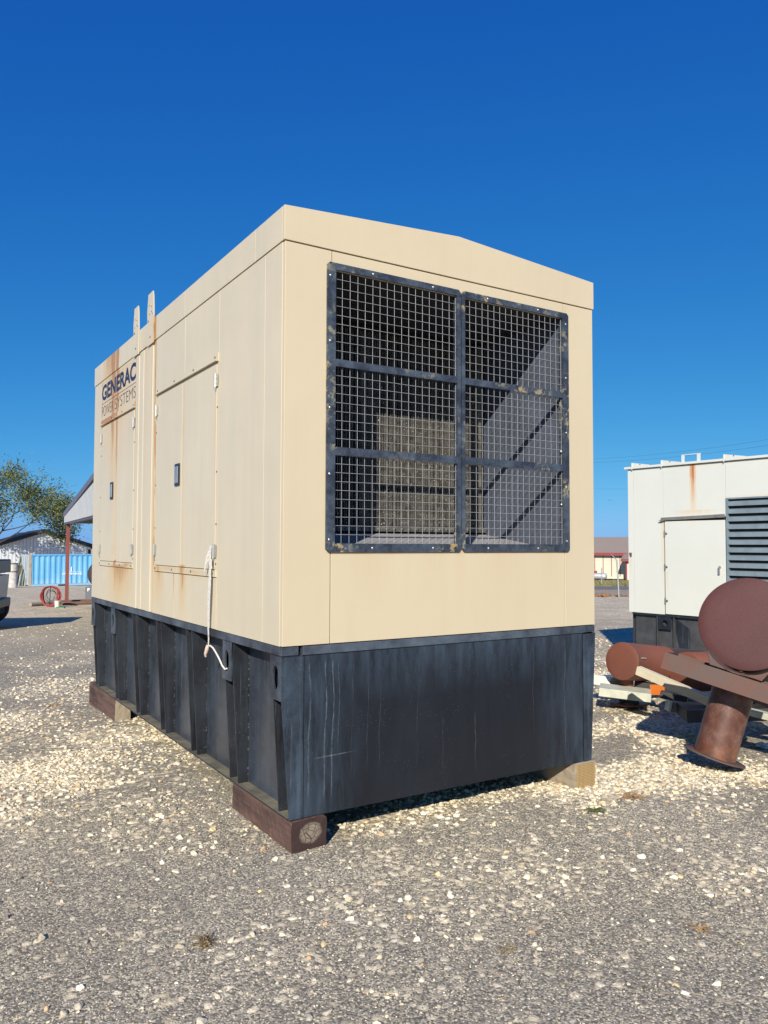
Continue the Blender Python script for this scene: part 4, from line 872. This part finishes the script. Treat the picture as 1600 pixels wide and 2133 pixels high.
def log(p, q, r_, mat, label):
    o = MB(Matrix.Translation(-p)).tube(p + Vector((0, 0, r_)), q + Vector((0, 0, r_)), r_, n=9).build('log_post', mat); o.location = p; tag(o, label, 'post')
log(gpt(66, 27.2), gpt(128, 28.6), .065, M['wood_tan'], 'short weathered round post on the ground behind the hose coil')
rw = wood('reddish_timber', (.16, .08, .055), (.25, .14, .10), (.12, .07, .05), 0)
log(gpt(128, 28.8), gpt(196, 29.8), .075, rw, 'long reddish post on the ground right of the red shed post')
log(gpt(132, 28.2), gpt(196, 28.9), .06, rw, 'thinner reddish post in front of the long one on the ground')
# sand strip
ps = [(136, 26.3), (196, 24.9), (196, 26.8), (150, 26.9)]; vs = []
cs = [gpt(a, b) for a, b in ps]; vs = []
for i in range(7):
    for j in range(5):
        u, v = i / 6, j / 4; p = cs[0].lerp(cs[1], u).lerp(cs[3].lerp(cs[2], u), v); e = min(u, 1 - u, v, 1 - v) * 4; vs.append((p.x, p.y, gat(p.x, p.y) - .02 + .045 * min(1, e + .25)))
fs = [(i * 5 + j, i * 5 + j + 1, (i + 1) * 5 + j + 1, (i + 1) * 5 + j) for i in range(6) for j in range(4)]
o = MB().add(vs, fs, True).build('sand_patch', plain('pale_sand', (.55, .44, .30), .95, .15, 3, bump=.01)); tag(o, kind='structure')
# cabinet and reel beside the generator's far end
p = gpt(179.5, 31.5); o = thing('utility_cabinet', 'grey steel utility cabinet with a white letter half hidden behind the tan generator', 'cabinet', p)
K_ = frame_m((0, 0, 0), hx, HF, (0, 0, 1)); MB(K_).box(0, 1.1, 0, .6, .02, .56).build('case', plain('slate_cabinet', (.11, .12, .15), .5, .1, 3), o); MB(K_).box(.05, 1.0, .05, .55, 0, .02).build('plinth', M['black'], o)
text('P', 0, 0, 0, 0, emb, .05, parent=o, mtx=K_ @ frame_m((.085, -.005, .39), (.09, 0, 0), (0, 0, .13), (0, -1, 0)))
p = gpt(207, 33); o = thing('cable_reel', 'large black cable reel behind the far corner of the tan generator', 'reel', p)
MB(K_).lathe([(0, .0), (0, .56), (.06, .56), (.06, .3), (.6, .3), (.6, .56), (.66, .56), (.66, 0)], (0, 0.2, 1.05), (0, 1, 0), 40).build('spool', plain('reel_dark', (.05, .04, .045), .7, .3, 5), o)
MB(K_).box(-.5, .5, .15, .3, 0, .52).build('cradle', plain('dark_cradle', (.04, .04, .045), .7, .1, 5), o)
# tree with sparse olive leaves
def tree(name, base, height, spread, label, nleaf, leafmat, barkmat, lean=(0, 0), seed=1, depth=6, ls=.16, trunk=.3):
    rd = random.Random(seed); o = thing(name, label, 'tree', base); tr = MB(); tips = []
    def grow(p, d, ln, r_, lv):
        n = 4; pts = [p]; rs = [r_]
        for k in range(n):
            d = (d + Vector((rd.uniform(-.22, .22), rd.uniform(-.22, .22), rd.uniform(-.1, .16)))).normalized(); p = p + d * ln / n; pts.append(p); rs.append(r_ * (1 - .42 * (k + 1) / n))
            if lv <= 2: tips.append((p.copy(), d.copy()))
        tr.path(pts, rs, 6 if lv > 3 else 4)
        if lv == 0: return
        for k in range(rd.choice((2, 3, 3)) if lv > 1 else 2):
            a = rd.uniform(.35, .85); ax = d.orthogonal().normalized(); ax.rotate(Matrix.Rotation(rd.uniform(0, 2 * PI), 3, d)); nd = d.copy(); nd.rotate(Matrix.Rotation(a, 3, ax))
            nd = (nd + Vector((lean[0], lean[1], 0)) * .25).normalized()
            grow(p, nd, ln * rd.uniform(.62, .86), rs[-1] * .8, lv - 1)
    grow(Vector((0, 0, 0)), Vector((lean[0] * .3, lean[1] * .3, 1)).normalized(), height * .28, trunk, depth)
    tr.build('trunk', barkmat, o)
    V, F = [], []; 
    for k in range(nleaf):
        p, d = tips[rd.randrange(len(tips))]; c = p + Vector((rd.gauss(0, 1), rd.gauss(0, 1), rd.gauss(0, 1))) * spread
        a = Vector((rd.gauss(0, 1), rd.gauss(0, 1), rd.gauss(0, .8))).normalized(); b = a.orthogonal().normalized(); b.rotate(Matrix.Rotation(rd.uniform(0, 6.28), 3, a)); s_ = ls * rd.uniform(.5, 1.2); i = len(V)
        V += [c - a * s_ * .5, c + b * s_ * .17, c + a * s_ * .5, c - b * s_ * .17]; F.append((i, i + 1, i + 2, i + 3))
    if nleaf:
        me = bpy.data.meshes.new('crown'); me.from_pydata(V, [], F); me.materials.append(leafmat); cr = bpy.data.objects.new('crown', me); COL.objects.link(cr); cr.parent = o
    return o
def leaf_mat(name, a, b, c):
    t = NT(name); r_ = t.n('ShaderNodeNewGeometry').outputs['Random Per Island']; t.col(t.ramp(r_, [(0, a), (.6, b), (1, c)])).rough(.7); return t.mat
bark = plain('dark_bark', (.05, .042, .04), .9, .3, 6)
lm1 = leaf_mat('olive_leaves', (.035, .06, .02), (.09, .12, .04), (.26, .24, .06))
tb_ = gpt(-40, 65.5); tree('tree', tb_, 10.8, .42, 'sparse olive leaved tree leaning in from the left over the white barn', 11500, lm1, bark, (1.15, -.75), seed=21, depth=6, ls=.27, trunk=.24)
tb2 = gpt(-175, 67); tree('tree', tb2, 10.5, .40, 'denser green tree just left of the sparse one whose crown edge shows', 8000, lm1, bark, (.5, -.3), seed=4, depth=6, ls=.36, trunk=.3)
# pickup truck, only its tail end in view
tp = Vector((.30 - .26, 15.0 + .09, 0)); tp.z = gat(tp.x, tp.y); tx = Vector((-.95, .32, 0)).normalized(); ty = Vector((-tx.y, tx.x, 0)) * -1
TK = thing('pickup_truck', 'silver pickup truck with a black bed cover parked at the far left edge', 'truck', tp); TM = frame_m((0, 0, 0), tx, ty, (0, 0, 1))
silver = plain('silver_blue_paint', (.42, .46, .52), .3, .06, 2, .3); glass = plain('dark_glass', (.02, .025, .03), .08, .05, 2)
MB(TM).prism([(.05, .55), (.0, 1.16), (2.1, 1.2), (2.1, .5), (.95, .5), (.80, .78), (.36, .90), (.05, .78)], 0, 1.9, 'y').build('bed', silver, TK, .02)
MB(TM).box(-.04, 2.05, .03, 1.87, 1.21, 1.52).build('bed_cover', M['black'], TK, .03)
MB(TM).prism([(2.12, .5), (2.12, 1.2), (2.35, 1.75), (3.5, 1.75), (4.1, 1.2), (5.3, 1.1), (5.4, .5)], 0.02, 1.88, 'y').build('cab', silver, TK, .03)
MB(TM).prism([(2.3, 1.25), (2.5, 1.68), (3.45, 1.68), (3.85, 1.25)], .0, .018, 'y').build('side_window', glass, TK)
MB(TM).box(-.06, .04, .1, 1.8, .42, .62).build('bumper', M['black'], TK, .02); MB(TM).box(-.012, .04, .03, .2, .8, 1.12).build('tail_light', plain('red_lens', (.25, .02, .02), .2, .05, 4), TK)
for x_ in (.36, 4.2):
    for y_ in (-.03, 1.68):
        wl = MB(TM).lathe([(0, .0), (0, .27), (.02, .38), (.22, .38), (.25, .27), (.25, 0)], (x_, y_, .38), (0, 1, 0), 28).build('wheel', M['black_rough'], TK); MB(TM).lathe([(-.004, 0), (-.01, .2), (-.001, .25)], (x_, y_, .38), (0, 1, 0), 18).build('rim', M['steel'], wl)
MB(TM).box(.02, 2.4, .3, 1.6, .28, .54).build('chassis', M['black_rough'], TK)
MB(TM).lathe([(0, .05), (0, .17), (.12, .17), (.12, .05)], (.30, .5, 1.69), (.4, 1, 0.3), 20).build('strapped_wheel', M['steel'], TK)

# ------------------------------------------------------------------ background right, across the road
def bgm(px, py, d): return at(px, py, d)
shingle = plain('brown_shingle', (.26, .21, .18), .9, .25, 9); crm = plain('cream_siding', (.60, .565, .45), .6, .04, 2); redt = plain('red_trim', (.27, .04, .045), .5, .1, 3)
r0 = gpt(1180, 88); r1 = gpt(1400, 83); ux = Vector((r1.x - r0.x, r1.y - r0.y, 0)); RL = ux.length; ux.normalize(); uy = Vector((-ux.y, ux.x, 0)); zb_ = -2.0
RH = thing('long_building', 'long cream building with red trim and a brown shingle roof across the road', 'building', (r0.x, r0.y, zb_)); RM = frame_m((0, 0, 0), ux, uy, (0, 0, 1))
wh = 2.75
MB(RM).box(0, RL, 0, 8, 0, wh).build('wall', crm, RH)
MB(RM).prism([(-.5, wh - .05), (-.5, wh + .04), (4, wh + 1.85), (8.5, wh + .04), (8.5, wh - .05)], -.4, RL + .4, 'x').build('roof', shingle, RH)
MB(RM).box(-.4, RL + .4, -.54, -.51, wh - .2, wh + .1).build('fascia', redt, RH)
x = .4
while x < RL - .2: MB(RM).box(x, x + .07, -.03, -.001, .05, wh - .05).build('batten', redt, RH); x += .9
MB(RM).box(0, RL, -.06, -.031, 0, .25).build('foundation', crm, RH)
an0 = bgm(1293, 1140, 80)
ax_ = (Vector((an0.x, an0.y, 0)) - Vector((r0.x, r0.y, 0))).dot(ux)
MB(RM).box(ax_, ax_ + 3, -2.2, -.07, 0, 2.1).build('porch_wall', crm, RH); MB(RM).prism([(-2.6, 2.1), (-2.6, 2.2), (-.55, 2.75), (-.55, 2.1)], ax_ - .5, ax_ + 3.4, 'x').build('porch_roof', shingle, RH)
MB(RM).box(ax_ - .5, ax_ + 3.4, -2.64, -2.61, 1.95, 2.22).box(ax_ - .06, ax_ + .08, -2.24, -2.201, 0, 2.0).box(ax_ + 1.9, ax_ + 2.0, -2.24, -2.201, 0, 2.0).build('porch_trim', redt, RH)
wf = MB(RM).box(ax_ + .55, ax_ + 1.35, -2.26, -2.21, 1.2, 1.95).build('window', redt, RH); MB(RM).box(ax_ + .63, ax_ + 1.27, -2.275, -2.262, 1.28, 1.87).build('pane', glass, wf)
tp_ = gpt(1240, 79); tz = -1.55
TN = thing('propane_tank', 'silver propane tank lying on the grass before the cream building', 'tank', (tp_.x, tp_.y, -2.0)); prof = [(-1.15, 0), (-1.13, .15), (-1.05, .27), (-.9, .32), (.9, .32), (1.05, .27), (1.13, .15), (1.15, 0)]
MB().lathe(prof, (0, 0, .55), tuple(ux), 24).build('vessel', plain('silver_tank_paint', (.50, .52, .55), .35, .1, 3, .3), TN)
MB().tube((0, 0, .85), (0, 0, 1.08), .16, n=14).build('valve_dome', redt, TN)
for s_ in (-.7, .7):
    p = ux * s_; MB().box(p.x - .12, p.x + .12, p.y - .2, p.y + .2, 0, .28).build('leg', M['screw'], TN)
fpb = gpt(1288.5, 37.0); ft = at(1285, 1167, 37.0); fa = at(1274, 1155.5, 37.0)
gal2 = plain('galvanised_post', (.40, .42, .42), .5, .15, 10, .4)
FP = thing('fence_post', 'tall galvanised fence post with an angled barbed wire arm on the far verge', 'post', fpb)
MB(Matrix.Translation(-fpb)).tube(fpb, ft, .035, n=8).build('post', gal2, FP); MB(Matrix.Translation(-fpb)).tube(ft, fa, .022, n=6).build('arm', gal2, FP)
p = gpt(1253, 62); o = MB().tube((0, 0, 0), (0, 0, 1.35), .04, n=8).build('marker_post', gal2); o.location = p; tag(o, 'short grey marker post in front of the propane tank', 'post')
# barbed strands and chain link between posts
fd = (gpt(1400, 34) - gpt(1200, 39.5)); fd.z = 0
wl_ = MB(Matrix.Translation(-fpb))
for k in range(3):
    c_ = ft.lerp(fa, k / 2.2); wl_.path([c_ - fd * 1.0, c_ - fd * .3 + Vector((0, 0, -.01)), c_, c_ + fd * .6], .004, 4)
tag(wl_.build('barbed_wire', gal2, FP), kind='stuff')
# road, verge, grass
def strip(name, d0, d1, mat, lift, kind='structure'):
    vs, fs = [], []; n = 14
    for k in range(n + 1):
        px = 900 + 800 * k / n
        for d_ in (d0, d1): p = gpt(px, d_ * (1 + (1300 - px) * .00012)); vs.append((p.x, p.y, p.z + lift))
    fs = [(2 * k, 2 * k + 1, 2 * k + 3, 2 * k + 2) for k in range(n)]
    o = MB().add(vs, fs, True).build(name, mat); o['kind'] = kind; return o
strip('road', 49, 56, plain('worn_asphalt', (.17, .165, .165), .9, .1, 2), .03)
strip('dirt_verge', 38, 48.8, plain('dry_dirt', (.36, .28, .19), .95, .25, 1.5), .025)
strip('field', 56.2, 90, plain('dry_field_soil', (.22, .20, .10), .95, .2, 1), .02)
gr = MB(); rd = random.Random(2)
for k in range(5000):
    d_ = rd.uniform(57, 80); px = rd.uniform(1180, 1400); p = gpt(px, d_); a = rd.uniform(0, 3.14); h_ = rd.uniform(.08, .22); wv = Vector((math.cos(a), math.sin(a), 0)) * .07
    gr.add([p - wv, p + wv, p + Vector((rd.uniform(-.06, .06), rd.uniform(-.06, .06), h_))], [(0, 1, 2)])
tag(gr.build('grass', leaf_mat('dry_grass', (.20, .17, .08), (.16, .16, .06), (.30, .25, .12))), 'dry yellow green grass strip before the cream building', 'grass', kind='stuff')
# dead leaves and sticks along the verge
lv = MB()
for k in range(260):
    px = rd.uniform(1238, 1308) if rd.random() < .4 else rd.gauss(1252, 9); p = gpt(px, rd.uniform(37.0, 39.0)) + Vector((0, 0, .03)); s_ = rd.uniform(.03, .10); a = Vector((rd.gauss(0, 1), rd.gauss(0, 1), rd.gauss(0, .6))).normalized() * s_; b = a.orthogonal().normalized() * s_ * .5
    lv.add([p - a, p + b, p + a + Vector((0, 0, s_ * .6)), p - b], [(0, 1, 2, 3)])
tag(lv.build('leaf_litter', leaf_mat('rust_leaves', (.30, .10, .03), (.36, .2, .08), (.08, .06, .05))), 'rust coloured dead leaves heaped along the far verge', 'leaves', kind='stuff')
lm2 = leaf_mat('reddish_twigs', (.10, .055, .05), (.16, .09, .08), (.10, .10, .05))
for i, (px, d_, h_, sd_, lb) in enumerate(((1306, 104, 6.0, 3, 'bare reddish tree showing over the shingle roof beside the white generator'), (1243, 104, 5.0, 5, 'lower bare tree showing over the shingle roof beside the tan generator'), (1345, 108, 6.6, 6, 'bare tree behind the shingle roof hidden by the white generator'))):
    p = gpt(px, d_); p.z = -2.6; tree('tree', p, h_ * 1.05, .22, lb, 2500, lm2, plain('reddish_bark', (.12, .07, .065), .9, .2, 5), (0, 0), seed=sd_, depth=5, ls=.22, trunk=.16)
# power lines and bird
pw = plain('wire_dark', (.05, .08, .12), .6, .05, 3)
for i, (a, b, lb) in enumerate((((1180, 958, 120), (1700, 899, 80), 'upper power line rising across the sky above the white generator'), ((1180, 965, 120), (1700, 912, 80), 'second power line just under the upper one above the white generator'), ((120, 1134, 150), (1420, 1010, 130), 'low distant power line passing behind both generators'))):
    p, q = at(*a), at(*b); 
    if i == 2: p, q = at(1180, 1013, 130), at(1420, 1008, 120)
    pts = [p.lerp(q, k / 12) - Vector((0, 0, .6 * 4 * (k / 12) * (1 - k / 12))) for k in range(13)]
    o = MB(Matrix.Translation(-p)).path(pts, .014, 4).build('power_line', pw); o.location = p; tag(o, lb, 'power line')
p, q = at(120, 1133, 120), at(300, 1131, 120); o = MB(Matrix.Translation(-p)).path([p, q], .014, 4).build('power_line', pw); o.location = p; tag(o, 'faint power line just above the right end of the barn roof', 'power line')
bp = at(1270, 1042, 70); o = thing('bird', 'dark bird gliding in the sky between the two generators', 'bird', bp)
bx = CR
MB().add([(bx * -.02 + CF * .10), (bx * .02 + CF * .10), bx * .0 + CU * .03, (bx * .0 - CF * .16)], [(0, 1, 2), (0, 2, 3), (1, 3, 2), (0, 3, 1)]).path([CF * -.15, CF * 0, CF * .14], [.012, .035, .012], 6).build('body', pw, o)
MB().add([bx * .0 + CF * .06, bx * .18 + CU * .05 + CF * .07, bx * .40 + CU * .055, bx * .17 + CU * .04 - CF * .06, bx * 0 - CF * .06], [(0, 1, 3, 4), (1, 2, 3)]).add([bx * .0 + CF * .06, bx * -.18 + CU * .05 + CF * .07, bx * -.40 + CU * .055, bx * -.17 + CU * .04 - CF * .06, bx * 0 - CF * .06], [(0, 1, 3, 4), (1, 2, 3)]).build('wings', pw, o)

# ------------------------------------------------------------------ dry weeds in the gravel
def weed(px, py, n, h_, mats, label, seed, flat=.5):
    D = (CF + CR * ((px - 800) / 1631.4) - CU * ((py - 1066.5) / 1631.4)); t_ = -CAMP.z / D.z; p = CAMP + D * t_; p.z = gat(p.x, p.y)
    rd = random.Random(seed); o = MB()
    for k in range(n):
        a = rd.uniform(0, 6.28); ln = h_ * rd.uniform(.5, 1.2); up = rd.uniform(.1, 1) * (1 - flat); s0 = Vector((rd.gauss(0, .012), rd.gauss(0, .012), 0)); dr = Vector((math.cos(a), math.sin(a), up))
        o.path([s0, s0 + dr * ln * .5 + Vector((0, 0, ln * .12)), s0 + dr * ln + Vector((rd.gauss(0, .006), rd.gauss(0, .006), -ln * .1 * flat))], [.0022, .0016, .0005], 4)
        if rd.random() < .5: q = s0 + dr * ln * .8; o.add([q, q + Vector((.006, 0, .003)), q + Vector((.003, .008, .006)), q + Vector((-.003, .004, .002))], [(0, 1, 2, 3)])
    ob = o.build('dry_weed', mats); ob.location = p; tag(ob, label, 'weed')
dry = leaf_mat('dry_stems', (.10, .07, .04), (.22, .16, .08), (.32, .22, .10)); grn = leaf_mat('green_stems', (.05, .08, .02), (.09, .12, .04), (.16, .15, .06)); org = leaf_mat('orange_stems', (.30, .16, .07), (.42, .27, .12), (.2, .12, .07))
weed(425, 1968, 40, .05, dry, 'small dry weed tuft on the fine gravel at the lower left', 1)
weed(1053, 1980, 16, .03, dry, 'tiny brown sprig on the gravel at the bottom centre', 2)
weed(1315, 1660, 60, .10, org, 'orange brown dead weed patch on pale gravel right of the metal plated block', 3, .8)
weed(1240, 1692, 34, .10, grn, 'low green weed sprawling over pale gravel near the metal plated block', 4, .9)
weed(1458, 1934, 14, .05, org, 'thin orange stem on the gravel at the lower right', 5)
weed(820, 1690, 14, .05, grn, 'small green sprout at the shadow edge under the tank end', 6, .2)
weed(1470, 1510, 20, .06, dry, 'dry twig tuft beside the shadow of the scrap pile', 7, .6)
weed(110, 1458, 22, .10, org, 'rusty dead weed on the pale gravel left of the tank', 8, .7)
print('done')
